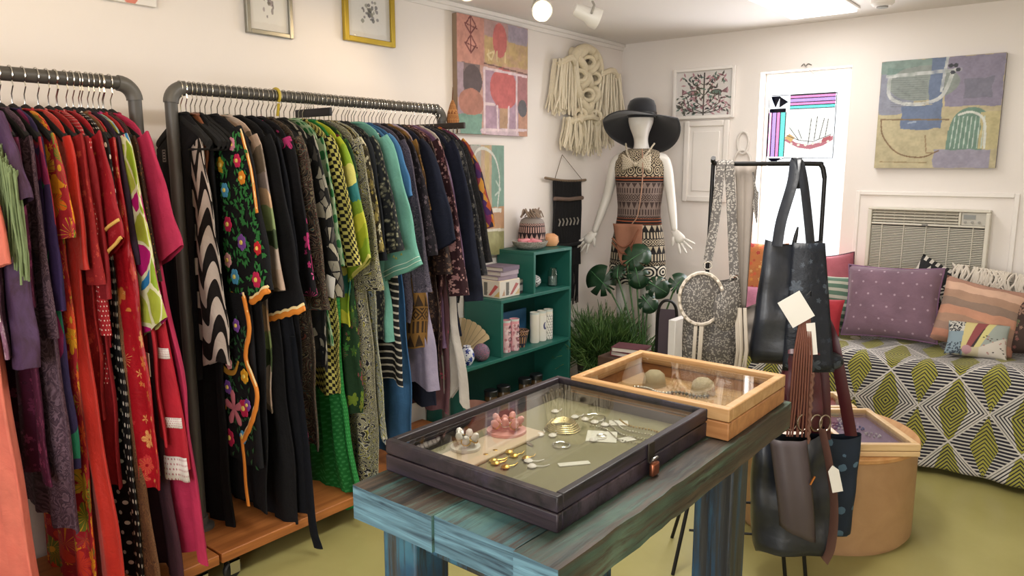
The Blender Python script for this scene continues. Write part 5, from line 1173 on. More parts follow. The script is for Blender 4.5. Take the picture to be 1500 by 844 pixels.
# ================================================================ MANNEQUIN
MX, MY = -2.56, 4.59
ROT = math.radians(14)
SKIN = M('white_mannequin', '#ddd8d0', .35, var=.02)
t = thing('mannequin', 'white female mannequin standing in the corner between the walls', 'mannequin', (MX, MY, 0), ROT)
def skin_body():
    V, R, E_ = [], [], []
    def nd(p, r, prev=None):
        V.append(p); R.append(r if isinstance(r, tuple) else (r, r)); 
        if prev is not None: E_.append((prev, len(V)-1))
        return len(V)-1
    pel = nd((0, 0, 1.0), (.135, .095)); wa = nd((0, -.005, 1.22), (.1, .08), pel); ri = nd((0, 0, 1.42), (.115, .09), wa); ch = nd((0, 0, 1.56), (.115, .08), ri)
    ne = nd((0, .01, 1.69), .05, ch); n2 = nd((0, 0, 1.76), .046, ne); jaw = nd((0, -.02, 1.82), (.074, .084), n2); hd = nd((0, -.012, 1.885), (.098, .115), jaw); cr = nd((0, .0, 1.965), (.08, .09), hd)
    for s, el, wr, hand in ((-1, (-.235, .015, 1.36), (-.315, -.03, 1.1), None), (1, (.215, .015, 1.37), (.26, -.03, 1.13), None)):
        sh = nd((s*.17, .005, 1.63), .05, ch); e = nd(el, .034, sh); m_ = nd(tuple((a*.6+b*.4) for a, b in zip(el, wr)), .032, e); w_ = nd(wr, .021, m_)
    for s in (-1, 1):
        hp = nd((s*.085, 0, .93), .085, pel); kn = nd((s*.09, -.015, .55), .052, hp); cf = nd((s*.092, .015, .4), .05, kn); an = nd((s*.095, .01, .1), .032, cf); he = nd((s*.1, -.02, .04), .036, an); nd((s*.11, -.14, .028), (.04, .022), he)
    me = bpy.data.meshes.new('body'); me.from_pydata(V, E_, []); o = bpy.data.objects.new('body', me); COL.objects.link(o)
    sk = o.modifiers.new('skin', 'SKIN'); sk.use_smooth_shade = True
    for i, d in enumerate(me.skin_vertices[0].data): d.radius = R[i]; d.use_root = (i == 0)
    sb = o.modifiers.new('sub', 'SUBSURF'); sb.levels = 2; sb.render_levels = 2
    dg = bpy.context.evaluated_depsgraph_get(); dg.update(); m2 = bpy.data.meshes.new_from_object(o.evaluated_get(dg)); bpy.data.objects.remove(o)
    for v in m2.vertices:   # face: nose, brow, chin, lips on the front of the head
        p = v.co
        if p.z > 1.77 and p.y < -.03:
            g = lambda cx, cz, sx, sz: math.exp(-((p.x-cx)/sx)**2-((p.z-cz)/sz)**2)
            p.y -= .022*g(0, 1.855, .012, .02)+.008*g(0, 1.82, .02, .008)+.01*g(0, 1.79, .022, .014)-.008*g(-.026, 1.885, .016, .012)-.008*g(.026, 1.885, .016, .012)
    return m2
bme = skin_body(); bme.name = 'body'
# hands: palm and five splayed fingers, added to the same mesh
hq = MB()
def hand(w, out, down, side):
    w = Vector(w); d = Vector((out*.55, -.12, -.6)).normalized(); sp = Vector((out, 0, .35)).normalized(); sp = (sp-d*sp.dot(d)).normalized()
    hq.tube([w-d*.02, w+d*.025, w+d*.06, w+d*.085], [.021, .031, .036, .03], 12, flat=.45, nrm=d.cross(sp))
    for k, (a, L, b) in enumerate(((-.55, .072, -.024), (-.2, .085, -.009), (.12, .09, .007), (.42, .08, .022))):
        b0 = w+d*.075+sp*b; dr = (d*math.cos(a)+sp*math.sin(a)).normalized(); n = d.cross(sp)
        hq.tube([b0, b0+dr*L*.42+n*.004, b0+dr*L*.75+n*.002, b0+dr*L, b0+dr*(L+.004)], [.0095, .0092, .0082, .0065, .002], 8)
    th0 = w+d*.02-sp*.024; dr = (d*.75-sp*.85).normalized()
    hq.tube([th0, th0+dr*.03, th0+dr*.06, th0+dr*.064], [.012, .0105, .0085, .003], 8)
hand((-.315, -.03, 1.1), -1, 1, -1); hand((.26, -.03, 1.13), 1, 1, 1)
bm = bmesh.new(); bm.from_mesh(bme); tmp = bpy.data.meshes.new('t'); tmp.from_pydata(hq.v, [], hq.f); bm.from_mesh(tmp); bmesh.ops.recalc_face_normals(bm, faces=bm.faces[:]); bm.to_mesh(bme); bm.free()
bme.materials.clear(); bme.materials.append(SKIN); bme.polygons.foreach_set('use_smooth', [True]*len(bme.polygons)); bme.polygons.foreach_set('material_index', [0]*len(bme.polygons))
bo = bpy.data.objects.new('body', bme); COL.objects.link(bo); bo.parent = t
MB().lathe([(.0001, 0), (.17, 0), (.17, .008), (.16, .012), (.0001, .012)], 30).build('base_plate', M('glass_base', '#b9c4c2', .15), t)
# dress
dt = thing('print_dress', 'sleeveless patchwork print dress worn by the mannequin', 'dress', (MX, MY, .77), ROT)
def drape(name, prof, mat, parent, n=44, fold=0, zoff=-.77, yoff=0):
    q = MB(); m = len(prof)
    def f(u, v):
        k = min(m-2, int(v*(m-1)-1e-9)); w = v*(m-1)-k; z, rx, ry = (lerp(a, b, w) for a, b in zip(prof[k], prof[k+1])); a = 2*PI*u
        k2 = 1+fold*math.sin(7*a+2)*v
        return (rx*k2*math.cos(a), ry*k2*math.sin(a)+yoff, z+zoff)
    q.grid(f, n, (m-1)*4+1, lambda u, v: (u*.8, v*(prof[0][0]-prof[-1][0])), closed=True); o = q.build(name, mat, parent, angle=180)
    s = o.modifiers.new('thickness', 'SOLIDIFY'); s.thickness = .003; return o
YOKE = F('yoke_rings', ('rings', '#c9b89c', '#2a221e', .046), .8); MID = F('bodice_tribal', ('tribal', '#4a3a36', '#8a7870', .044), .8); OR = F('orange_band', ('stripes', '#c46a42', '#2c2220', .02, .25), .8)
PATCH = F('skirt_patches', ('tribal', '#c4b59c', '#221e1e', .05), .8); DIA = F('hem_diamonds', ('rings', '#dcd2be', '#161516', .09), .8)
drape('yoke', [(1.69, .08, .06), (1.675, .12, .078), (1.645, .16, .092), (1.61, .178, .1), (1.56, .18, .108), (1.5, .172, .118)], YOKE, dt)
drape('chest_band', [(1.5, .174, .12), (1.465, .168, .125)], OR, dt); drape('bodice', [(1.465, .168, .125), (1.4, .16, .128), (1.3, .15, .115), (1.22, .152, .112)], MID, dt)
drape('waist_band', [(1.22, .154, .114), (1.18, .16, .118)], OR, dt); drape('skirt', [(1.18, .16, .118), (1.05, .185, .14), (.9, .195, .15)], PATCH, dt, fold=.02); drape('hem_panel', [(.9, .198, .152), (.77, .203, .158)], DIA, dt, fold=.02)
# hat
ht = thing('floppy_hat', 'wide-brimmed floppy black hat on the mannequin head', 'hat', (MX, MY, 1.895), ROT)
FELT = M('black_felt', '#17181d', .85, var=.15, sheen=.3)
def brim(u, v):
    a = 2*PI*u; rr = lerp(.098, .265, v); c = math.cos(a); s = math.sin(a)
    return (rr*c, rr*s*.92, .02-.035*abs(c)**2*v**1.5-.2*max(0, s+.2)**1.05*v**1.2+.012*v*max(0, -s)+.01*v*math.sin(3*a+1))
q = MB().grid(brim, 60, 10, closed=True); o = q.build('brim', FELT, ht, angle=180); sm = o.modifiers.new('thickness', 'SOLIDIFY'); sm.thickness = .004
MB().lathe([(.098, .0), (.1, .03), (.095, .08), (.08, .115), (.05, .132), (.0001, .136)], 32, sy=1.12).build('crown', FELT, ht)
MB().lathe([(.1015, .015), (.1025, .035), (.1, .04), (.099, .016)], 32, sy=1.12).build('hat_band', M('black_ribbon', '#0d0d10', .4), ht)
# necklace and pouch
ct = thing('crochet_collar', 'cream crochet bow collar round the mannequin neck', 'necklace', (MX, MY, 1.585), ROT)
CRO = F('cream_crochet', ('dots', '#d8cbb4', '#8a7a66', .016, .22), .95)
for s in (-1, 1):
    q = MB().grid(lambda u, v: (s*(.01+.09*u), -.122-.012*math.sin(PI*u)+.02*u, .0+(v-.5)*(.03+.085*u)+.012*u), 12, 8, lambda u, v: (u*.1, v*.1)); o = q.build('bow_loop', CRO, ct); sm = o.modifiers.new('thickness', 'SOLIDIFY'); sm.thickness = .008
MB().ball((0, -.13, 0), .018, 12).build('knot', CRO, ct)
MB().tube(curve_pts([(-.1, -.02, .14), (-.06, -.1, .06), (0, -.125, .0), (.06, -.1, .06), (.1, -.02, .14)], 8), .006, 8).build('neck_cord', CRO, ct)
MB().tube(curve_pts([(.04, -.105, .1), (.055, -.138, -.1), (.03, -.135, -.33), (-.01, -.13, -.4)], 8), .004, 6).build('long_cord', M('tan_cord', '#a5806a', .8), ct)
pt = thing('leather_pouch', 'folded tan leather pouch hanging at the front of the dress', 'pouch', (MX, MY, .985), ROT)
TAN = M('tan_suede', '#8c5e48', .85, var=.15, bump=.2)
def pou(u, v):
    x = lerp(-.14, .07, u)+.05*v*(1-u); z = .2-.32*v*(.35+.65*math.sin(PI*min(1, .15+u*.75)))
    return (x, -.15-.012*math.sin(PI*u)-.02*v-.01*math.sin(9*u+v), z)
o = MB().grid(pou, 24, 14).build('flap', TAN, pt, angle=180); sm = o.modifiers.new('thickness', 'SOLIDIFY'); sm.thickness = .006
for k in range(2): MB().tube(curve_pts([(-.14, -.16, .1-.03*k), (-.06, -.185, .045-.04*k), (.0, -.185, .08-.03*k), (.05, -.175, .17)], 7), .006, 6).build('seam', M('dark_tan', '#7d4c34', .8), pt)

# ================================================================ PLANTS
PLANT = NT('plant_blades', .5); v_ = PLANT.coord('Object'); GRASS = PLANT.done(PLANT.ramp(PLANT.noise(v_, 9, 4), [(.3, '#223a1c'), (.55, '#4a6a32'), (.8, '#8fa862')]))
t = thing('bushy_plant', 'bushy fine-leaved green plant on the floor below the mannequin', 'plant', (-2.66, 4.3, 0))
MB().lathe([(.0001, 0), (.12, 0), (.15, .02), (.17, .22), (.175, .24), (.16, .24), (.15, .21), (.0001, .2)], 28).build('pot', M('dark_pot', '#3a342f', .6), t)
MB().lathe([(.0001, .215), (.155, .205)], 24).build('soil', M('soil', '#2a2018', 1), t)
q = MB(); r = random.Random(6)
for k in range(640):
    a = r.random()*2*PI; e = r.uniform(.1, 1.35); L = r.uniform(.25, .42); b = Vector((.08*r.random()*math.cos(a), .08*r.random()*math.sin(a), .22)); d = Vector((math.cos(a)*math.cos(e), math.sin(a)*math.cos(e), math.sin(e)))
    m1 = b+d*L*.5+Vector((0, 0, .03)); tip = b+d*L+Vector((0, 0, -.06*math.cos(e)+.03*r.random()))
    if b.x+d.x*L < -.3: continue
    q.tube([b, m1, tip], [.0045, .0045, .0012], 4, cap=False)
    for j in range(3):
        u = r.uniform(.3, .9); p = b.lerp(m1, u) if u < .5 else m1.lerp(tip, u*2-1 if u*2-1 > 0 else 0); dd = (d+Vector((r.uniform(-1, 1), r.uniform(-1, 1), r.uniform(-.3, 1)))*.8).normalized()*.09
        if p.x+dd.x < -.3: continue
        q.tube([p, p+dd*.6, p+dd+Vector((0, 0, .012))], [.0034, .0034, .001], 4, cap=False)
stuff(q.build('foliage', GRASS, t))
# monstera: split leaves in front of the skirt
t = thing('monstera', 'dark green split-leaved monstera in front of the mannequin skirt', 'plant', (-2.34, 4.33, 0))
MB().lathe([(.0001, 0), (.09, 0), (.12, .2), (.125, .22), (.112, .22), (.105, .2), (.0001, .19)], 24).build('pot', M('grey_pot', '#6a645c', .6), t)
MON = M('monstera_green', '#1c3a24', .35, var=.3, scale=14)
def monstera(c, r, nrm, up, seed, name='leaf'):
    rr = random.Random(seed); n = Vector(nrm).normalized(); u = (Vector(up)-n*Vector(up).dot(n)).normalized(); w = u.cross(n)
    cen = Vector(c); vs, fs = [], []
    K = 48; ring = []
    for k in range(K):
        a = 2*PI*k/K; rad = r*(1+.22*math.cos(a))*(.96+.04*math.cos(2*a))
        slit = (k % 6 == 3) and 5 < k < K-5
        if slit: rad *= .45
        if k == K//2: rad *= .35
        ring.append((rad, a))
    vs.append(cen)
    for f in (.5, 1):
        for rad, a in ring: p = rad*f; vs.append(cen+u*(p*math.cos(a))+w*(p*math.sin(a))+n*(-.25*(p*p)/r+.05*r*abs(math.sin(a))*f))
    for k in range(K):
        j = (k+1) % K; fs.append((0, 1+k, 1+j)); fs.append((1+k, 1+K+k, 1+K+j, 1+j))
    q = MB(); q._add(vs, fs); o = q.build(name, MON, t, angle=60); s = o.modifiers.new('thickness', 'SOLIDIFY'); s.thickness = .0015
    MB().tube([cen-u*r*.6+n*.002, cen+n*.003, cen+u*r*1.05-n*.2*r], [.004, .003, .001], 6).build('midrib', M('leaf_rib', '#4a7a4c', .5), o)
    MB().tube(curve_pts([(0, 0, .2), ((cen.x-u.x*r)*.4, (cen.y)*.3, .45), tuple(cen-u*r*.5-n*.01)], 8), [.007]*8+[.006]*9, 8).build('stalk', M('stalk_green', '#3f5f34', .5), t)
monstera((-.34, -.0, .78), .115, (.3, -1, .15), (-.8, 0, .6), 1); monstera((-.1, -.02, .97), .1, (.2, -1, .4), (.7, 0, .7), 2); monstera((-.06, -.03, .87), .08, (.4, -1, .3), (.3, 0, -1), 3)
monstera((.06, .0, .8), .08, (.4, -1, .3), (1, 0, -.4), 4); monstera((-.22, -.01, .86), .06, (.1, -1, .6), (-.2, 0, 1), 5); monstera((.02, -.04, .7), .07, (.4, -1, .5), (.8, -.2, -.6), 6)
monstera((.24, -.05, .83), .07, (.5, -1, .3), (.5, 0, .8), 7)
# ================================================================ BAG STAND AND BAGS
BA = math.radians(31.2); BP = (-.985, 2.7, 0)
BKM = M('black_steel', '#1f1e1e', .4, .6)
t = thing('bag_stand', 'black steel stand hung with bags at the end of the work table', 'stand', BP, BA)
MB().tube(curve_pts([(-.2, -.05, 1.6), (-.193, -.02, 1.585), (-.15, 0, 1.58), (.15, 0, 1.58), (.185, 0, 1.572), (.198, 0, 1.53)], 8), .0085, 10).build('top_bar', BKM, t)
MB().tube([(.198, 0, 1.535), (.2, 0, 1.0), (.19, .0, .5)], .0075, 10).build('post', BKM, t); MB().tube([(-.193, 0, 1.58), (-.2, 0, 1.0), (-.19, 0, .5)], .0075, 10).build('post', BKM, t)
for a, b in (((-.19, 0, .52), (-.29, -.08, 0)), ((.07, -.06, .52), (.134, -.075, 0)), ((.15, -.05, .52), (.21, -.07, 0)), ((-.19, 0, .52), (-.27, .22, 0)), ((.19, 0, .52), (.25, .22, 0))): MB().tube([a, b], .0075, 8).build('leg', BKM, t)
for z, q in ((1.03, .08), (.5, .0), (.3, -.045), (.18, -.06)): MB().tube([(-.19-.04*(.5-z)/.3, q, z), (.2, q, z)], .005, 8).build('cross_bar', BKM, t)
MB().tube([(.0+.17*math.cos(a), .04+.1*math.sin(a), .52) for a in [2*PI*i/24 for i in range(24)]], .005, 8, close=True).build('ring_shelf', BKM, t)
BC, BS = math.cos(BA), math.sin(BA)
def bl(x, y, z): return (BP[0]+x*BC-y*BS, BP[1]+x*BS+y*BC, z)
def shell(xl0, xr0, xl1, xr1, z0, z1, th0, th1, seed=0, wav=.006, n=40, m=16, sag=.02, bulge=.0):
    """open-topped soft bag, local z measured from 0"""
    q = MB(); r = random.Random(seed); ph = r.random()*6
    def f(u, v):
        a = 2*PI*u; c, s = math.cos(a), math.sin(a); vv = min(1, v/.9); k = 1 if v < .9 else max(.02, math.sqrt(max(0, 1-((v-.9)/.1)**2)))
        xl, xr = lerp(xl0, xl1, vv), lerp(xr0, xr1, vv); x0 = (xl+xr)/2; w = (xr-xl)/2*(1+bulge*math.sin(PI*vv)); th = lerp(th0, th1, math.sin(vv*PI/2))
        x = x0+w*math.copysign(abs(c)**.55, c)*(.9+.1*k); y = th*k*math.copysign(abs(s)**.7, s)+wav*math.sin(38*x+ph+3*v)*(1-.3*k)+wav*.6*math.sin(17*v+9*x+ph)
        z = lerp(z0, z1, v)-sag*math.sin(PI*(x-xl)/(xr-xl+1e-6))*(1-v)
        return (x, y, z)
    q.grid(f, n, m, lambda u, v: (math.copysign(abs(math.cos(2*PI*u))**.55, math.cos(2*PI*u))*(xr1-xl1)/2, v*(z0-z1)), closed=True); return q
def strap(name, pts, w, mat, parent, flat=.14, nrm=(0, .35, 1)): return MB().tube(curve_pts(pts, 8), w, 8, flat=flat, nrm=nrm).build(name, mat, parent)
SNK = F('snake_leather', ('leopard', '#5d5854', '#aaa39a', '#837c75', 150), .45, 0); GREYS = M('taupe_suede', '#8f857c', .9, var=.12); CRM = M('cream_leather', '#bdb2a4', .7)
b = thing('snakeskin_bag', 'grey snakeskin shoulder bag with fringe at the left of the bag stand', 'bag', bl(-.18, -.05, .8), BA)
shell(-.09, .09, -.1, .105, .37, -.05, .03, .05, 1, bulge=.1).build('body', SNK, b, angle=180)
def flap(cx, cz, r_, y, mat, name, sq=1.25):
    q = MB().lathe([(.0001, .012), (r_*.6, .01), (r_, 0), (r_, -.006), (.0001, -.004)], 30, (cx, y, cz), sy=sq, R=Matrix.Rotation(PI/2, 3, 'X')); return q.build(name, mat, b)
flap(-.05, .3, .075, -.06, SNK, 'round_flap'); flap(.035, .26, .042, -.075, SNK, 'front_flap', 1.8)
MB().tube([(-.05+.077*math.cos(a), -.066-.003*math.sin(20*a), .3+.094*math.sin(a)) for a in [2*PI*i/60 for i in range(60)]], .0065, 6, close=True).build('whipstitch', CRM, b)
for x0, x1, z1 in ((.015, -.025, .42), (.045, .07, .37)):
    strap('strap', [(x0, .05, .785), (x0-.004, .03, .775), (lerp(x0, x1, .4), .015, .6), (x1, -.01, z1+.01)], .017, SNK, b)
    MB().tube([(x1+.014*math.cos(a), -.012, z1-.006+.014*math.sin(a)) for a in [2*PI*i/16 for i in range(16)]], .003, 6, close=True).build('ring', CHR, b)
q = MB(); r = random.Random(4)
for k in range(26):
    x = .07+.04*r.random(); q.tube([(x, -.065, .27), (x+.01, -.075-.01*r.random(), .12), (x+.012*r.uniform(-1, 1), -.06, -.06-.08*r.random())], .0035, 5)
for k in range(14):
    x = -.07+.03*r.random(); q.tube([(x, -.07, .2), (x-.004, -.078, .08), (x+.01*r.uniform(-1, 1), -.06, -.08)], .0035, 5)
stuff(q.build('fringe', CRM, b))
b = thing('suede_bag', 'taupe suede bag with a broad strap behind the snakeskin bag', 'bag', bl(-.07, .02, .86), BA)
shell(-.05, .06, -.06, .07, .2, .0, .02, .03, 2).build('body', GREYS, b, angle=180)
MB().grid(lambda u, v: ((u-.5)*lerp(.085, .03, v**.6)+.005*v, .012-.03*math.sin(PI*v*.5)+.004*math.sin(14*u), .728-.56*v), 10, 16).build('broad_strap', GREYS, b, angle=180).modifiers.new('thickness', 'SOLIDIFY').thickness = .004
q = MB()
for k in range(9): q.tube([(.018+.002*k, -.02, .69-.01*k), (.03+.001*k, -.024, .62), (.024+.002*k, -.02, .57-.008*k)], .003, 5)
stuff(q.build('fringe', SNK, b))
BLL = NT('black_leather', .32, 0, .5); v_ = BLL.coord('UV'); BLL.bump(BLL.noise(v_, 40, 4), .25, .004); BLLM = BLL.done(BLL.ramp(BLL.noise(v_, 8, 5), [(.3, '#14161b'), (.7, '#2c3038')]))
DAM = F('black_damask', ('floral', '#20242c', ['#343b46', '#4a525c', '#2a2f38', '#20242c'], 15, .45), .4, 0)
b = thing('black_tote', 'large black tote bag with a white square tag hanging before the window', 'bag', bl(.085, -.045, .83), BA)
shell(-.09, .105, -.125, .15, .48, .02, .022, .055, 3, wav=.008).build('body', BLLM, b, angle=180)
q = MB().grid(lambda u, v: (lerp(lerp(-.005, -.02, v), lerp(.104, .16, v), u), -.05-.014*math.sin(PI*u)-.02*v, .475-.46*v), 14, 16, lambda u, v: (u*.15, v*.45)); o = q.build('damask_panel', DAM, b, angle=180); o.modifiers.new('thickness', 'SOLIDIFY').thickness = .003
MB().ball((.15, -.01, .04), .045, 14, (1.3, .8, .8)).build('bottom_corner', DAM, b)
for x1 in (-.055, .06): strap('handle', [(.02+.0*x1, .075, .66), (.015, .06, .757), (.012+x1*.12, .03, .757), (lerp(.01, x1, .35)+.006, .005, .68), (lerp(.01, x1, .8), -.02, .55), (x1, -.035, .46)], .02, BLLM, b)
MB().tube([(.0, -.04, .46), (.004, -.05, .5), (.01, -.045, .53)], [.008, .007, .003], 8).build('zip_pull', BKM, b)
R_ = Matrix.Rotation(math.radians(-33), 3, 'Y')
MB().box((.008, -.1, .245), (.085, .0015, .105), rot=R_).build('price_tag', TAGW, b); MB().tube([(.04, -.1, .295), (.055, -.095, .31), (.06, -.08, .29), (.045, -.09, .28)], .0018, 6).build('tag_cord', BKM, b)
MB().box((.068, -.098, .14), (.03, .0015, .115), rot=Matrix.Rotation(math.radians(-8), 3, 'Y')).build('price_tag', TAGW, b)
RUST = M('rust_leather', '#6f4233', .55, var=.15); BURG = M('burgundy_leather', '#4a1a22', .4, var=.15)
b = thing('burgundy_bag', 'small burgundy leather bag with rust cords below the black tote', 'bag', bl(.13, -.1, .55), BA)
shell(-.05, .055, -.075, .09, .36, .06, .02, .035, 6, bulge=.1).build('body', BURG, b, angle=180)
q = MB(); r = random.Random(9)
for k in range(8): x = -.035+.06*k/7; q.tube([(x*.5, -.035, .5), (x, -.05, .36), (x*1.1, -.055, .2), (x*1.2+.004*r.uniform(-1, 1), -.05, .06)], .0036, 6)
q.build('cords', RUST, b)
MB().tube([(.03+.003*math.sin(k*1.9), -.058, .3-.009*k) for k in range(30)], .006, 6).build('braid', M('brown_braid', '#6d4a3c', .7), b)
for x in (-.04, .05): strap('handle', [(x, -.03, .36), (x*.7, .03, .42), (x*.4, .14, .47), (x*.4, .19, .49)], .012, BURG, b)
for k in range(3):
    for s in (0, 1): pass
b = thing('slouch_bag', 'black and taupe leather slouch bag with metal rings, lowest on the stand', 'bag', bl(.1, -.1, .13), BA)
shell(-.11, .13, -.1, .17, .5, .0, .04, .075, 7, wav=.012, bulge=.12, sag=.05).build('body', BLLM, b, angle=180)
TAU = M('taupe_leather', '#4a4042', .5, var=.12)
q = MB().grid(lambda u, v: (-.08+.13*u+.05*v, -.075-.03*math.sin(PI*u)-.03*math.sin(PI*v*.8)-.006*math.sin(9*u), .48-.38*v*(.85+.15*u)), 16, 16); o = q.build('front_flap', TAU, b, angle=180); o.modifiers.new('thickness', 'SOLIDIFY').thickness = .004
strap('strap', [(.1, -.07, .52), (.125, -.1, .4), (.15, -.105, .25), (.155, -.09, .1), (.14, -.07, .02)], .022, M('brown_strap', '#5d4038', .5), b)
for x in (.0, .04, .085, .115): 
    MB().tube([(x+.02*math.cos(a), -.05+.006*math.cos(a), .535+.03*math.sin(a)) for a in [2*PI*i/20 for i in range(20)]], .0032, 8, close=True).build('ring', M('gunmetal', '#a8998c', .25, 1), b)
for x in (-.02, .04): strap('handle', [(x, -.04, .56), (x+.01, 0, .7), (x+.01, .12, .88), (x+.01, .19, .91)], .011, BURG, b)
MB().prism([(-.018, -.05), (.018, -.05), (.018, .03), (.0, .05), (-.018, .03)], .0015, Matrix.Rotation(PI/2, 3, 'X')@Matrix.Rotation(.25, 3, 'Z'), (.14, -.125, .36)).build('price_tag', TAGW, b, smooth=False)
MB().tube([(.075, -.115, .36), (.06, -.12, .33)], .004, 8).build('zip_pull', M('brass', '#b5763c', .3, 1), b)
IND = NT('indigo_cloth', .8); uv = IND.coord('UV'); o_ = IND.voro(uv, 19, rnd=.55); INDM = IND.done(IND.mix(IND.lt(IND.m('ADD', o_[0], IND.m('MULTIPLY', IND.noise(uv, 40, 3), .25)), .42), lin('#0d1c2c'), lin('#4a6478')))
b = thing('indigo_tote', 'dark indigo tote with pale blotchy dots at the right of the stand', 'bag', bl(.335, .03, .15), BA)
shell(-.085, .065, -.1, .05, .42, .0, .03, .05, 8, wav=.006).build('body', INDM, b, angle=180)
strap('shoulder_strap', [(.02, -.03, .42), (-.03, -.06, .6), (-.08, -.05, .8), (-.11, .05, .89)], .022, BURG, b); strap('shoulder_strap', [(-.07, -.03, .4), (-.09, -.04, .62), (-.12, -.02, .8), (-.14, .05, .89)], .018, BURG, b)

# ================================================================ ROUND PEDESTAL AND TRAYS
DRM = wood('bent_plywood', '#b48e68', '#a07a56', 'X', .45, .25, None, .5, .05, (.2, .8)); DRT = wood('drum_top', '#c99a66', '#b5824e', 'Y', .45, .5, None, .5, .05)
t = thing('round_pedestal', 'round bent-plywood pedestal between the bags and the daybed', 'pedestal', (-.9, 3.35, 0))
MB().lathe([(.355, 0), (.355, .02), (.37, .02), (.37, .405), (.36, .405), (.36, .02)], 72).build('drum', DRM, t)
MB().lathe([(.0001, .4), (.372, .4), (.376, .404), (.376, .416), (.372, .42), (.0001, .42)], 72).build('top', DRT, t)
BIR = wood('birch_frame', '#d9b98a', '#c4a070', 'X', .45, .8, None, .5, .1); LILA = M('lilac_lining', '#8d7a94', .85, var=.12, scale=40); ROSL = M('rose_lining', '#a8848a', .85, var=.12)
def tray(label, loc, rz, w, d, h, lining):
    return case('display_tray', label, loc, w, d, h, .022, (BIR, BIR, lining), .014, lidh=.028, rz=rz)
tr = tray('birch display tray with lilac lining and blue jewellery on the pedestal', (-.76, 3.32, .421), math.radians(38), .3, .46, .052, LILA)
tr2 = tray('second birch display tray with rose lining, behind the lilac one', (-1.02, 3.58, .421), math.radians(38), .3, .24, .052, ROSL)
r = random.Random(14)
for k in range(9):
    x, y = r.uniform(-.1, .08), r.uniform(-.15, .15); p = Matrix.Rotation(math.radians(38), 3, 'Z')@Vector((x, y, 0)); q = MB(); col = k % 3
    for j in range(10): q.ball((.03*math.cos(j*.63), .02*math.sin(j*.63), .005), .005, 8)
    tag(q.build('bead_bracelet', M(['blue_bead', 'white_bead', 'navy_bead'][col], ['#4a6aa0', '#d0ccd0', '#2a3a6a'][col], .3), loc=(-.775+p.x, 3.32+p.y, .436)), ['blue', 'white', 'navy'][col]+' bead bracelet lying in the lilac tray', 'jewellery', ['blue', 'white', 'navy'][col]+' bracelets in the lilac tray')

# ================================================================ DAYBED, THROW, CUSHIONS
t = thing('daybed', 'low daybed under the air conditioner, hidden by its patterned throw', 'sofa', (-.7, 4.6, 0))
MB().bx(-1.15, 1.25, -.32, .4, .1, .3).build('base', wood('daybed_wood', '#8a5a34', '#5d3a22', 'X', .5), t, bevel=.006); MB().bx(-1.15, 1.25, -.34, .4, .3, .565).build('mattress', M('ticking', '#cfc6b4', .9), t, bevel=.04, bseg=4)
for x in (-1.05, 1.15):
    for y in (-.28, .34): MB().bx(x-.03, x+.03, y-.03, y+.03, 0, .1).build('leg', M('dark_leg', '#3a2a1e', .5), t)
THR = F('diamond_throw', ('diamond', '#a8a44a', '#d5d0ca', '#2a2936', .31, .35), .85, .1)
def thr(u, v):
    x = -1.87+2.42*u; s = v*1.32          # s runs from the back edge over the front edge to the floor
    wr = .008*math.sin(9*x+7*s)+.006*math.sin(17*x-11*s+2)
    if s < .7: y = 4.96-s; z = .578+wr+.035*max(0, x+1.0)*.6
    else:
        a = min(1, (s-.7)/.1); y = 4.26-.045*math.sin(a*PI/2)-.008; z = .578+wr*(1-a)+.035*max(0, x+1.0)*.6*(1-min(1, (s-.7)/.6))-.045*(1-math.cos(a*PI/2))-max(0, s-.8)*(.95)
        f = max(0, s-.8)/.5; y += f*(.012*math.sin(13*x+1)+.008*math.sin(31*x))-.02*f; z = max(z, .012)
    return (x, y, z)
q = MB().grid(thr, 170, 70, lambda u, v: (-1.87+2.42*u+.055+.012*math.sin(9*v), -v*1.32+.12+.012*math.sin(7*u))); o = q.build('throw', THR, angle=180); tag(o, 'yellow, black and white diamond-patterned throw over the daybed', 'throw'); o.modifiers.new('thickness', 'SOLIDIFY').thickness = .003
def cushion(name, label, loc, w, h, th, mat, tilt=12, rz=0, roll=0, piping=None, cat='cushion'):
    rot = (math.radians(-tilt), math.radians(roll), math.radians(rz))
    t = thing(name, label, cat, loc, group='cushions on the daybed', rot=rot); q = MB()
    sd = hash(label) % 7 if False else len(label) % 7
    def f(s):
        def g(u, v):
            x, z = 2*u-1, 2*v-1; e = max(0, 1-abs(x)**2.6)*max(0, 1-abs(z)**2.6); k = th/2*e**.42
            px = x*w/2*(1-.07*(1-z*z)*abs(x)**3-.0); pz = z*h/2*(1-.07*(1-x*x)*abs(z)**3)
            return (px, s*(k+.006*math.sin(5*x+sd)*math.sin(4*z+sd)*e), pz+h/2)
        return g
    for s in (-1, 1): q.grid(f(s), 26, 22, lambda u, v: (u*w, v*h))
    q.build('cover', mat, t, angle=180)
    if piping:
        P = []
        for k in range(80):
            a = k/80*4; i = int(a); u = (a-i)*2-1; x, z = ((u, -1), (1, u), (-u, 1), (-1, -u))[i]
            P.append((x*w/2*(1-.07*(1-z*z)*abs(x)**3), 0, z*h/2*(1-.07*(1-x*x)*abs(z)**3)+h/2))
        MB().tube(P, .005, 6, close=True).build('piping', piping, t)
    return t
PURC = F('mauve_flocked', ('dots', '#826676', '#b39aa8', .07, .085), .85, .2)
cushion('cushion', 'large mauve cushion with small pale motifs', (-.925, 4.56, .6), .5, .42, .17, PURC, 16, 0, -2, M('mauve_piping', '#7d5a78', .8))
PCH = F('peach_ikat', ('bands', ['#b58a78', '#c98f78', '#a8897a', '#b5917c', '#d09a80', '#9c8476', '#b8947e', '#e0b8a0'], .36, .12), .85)
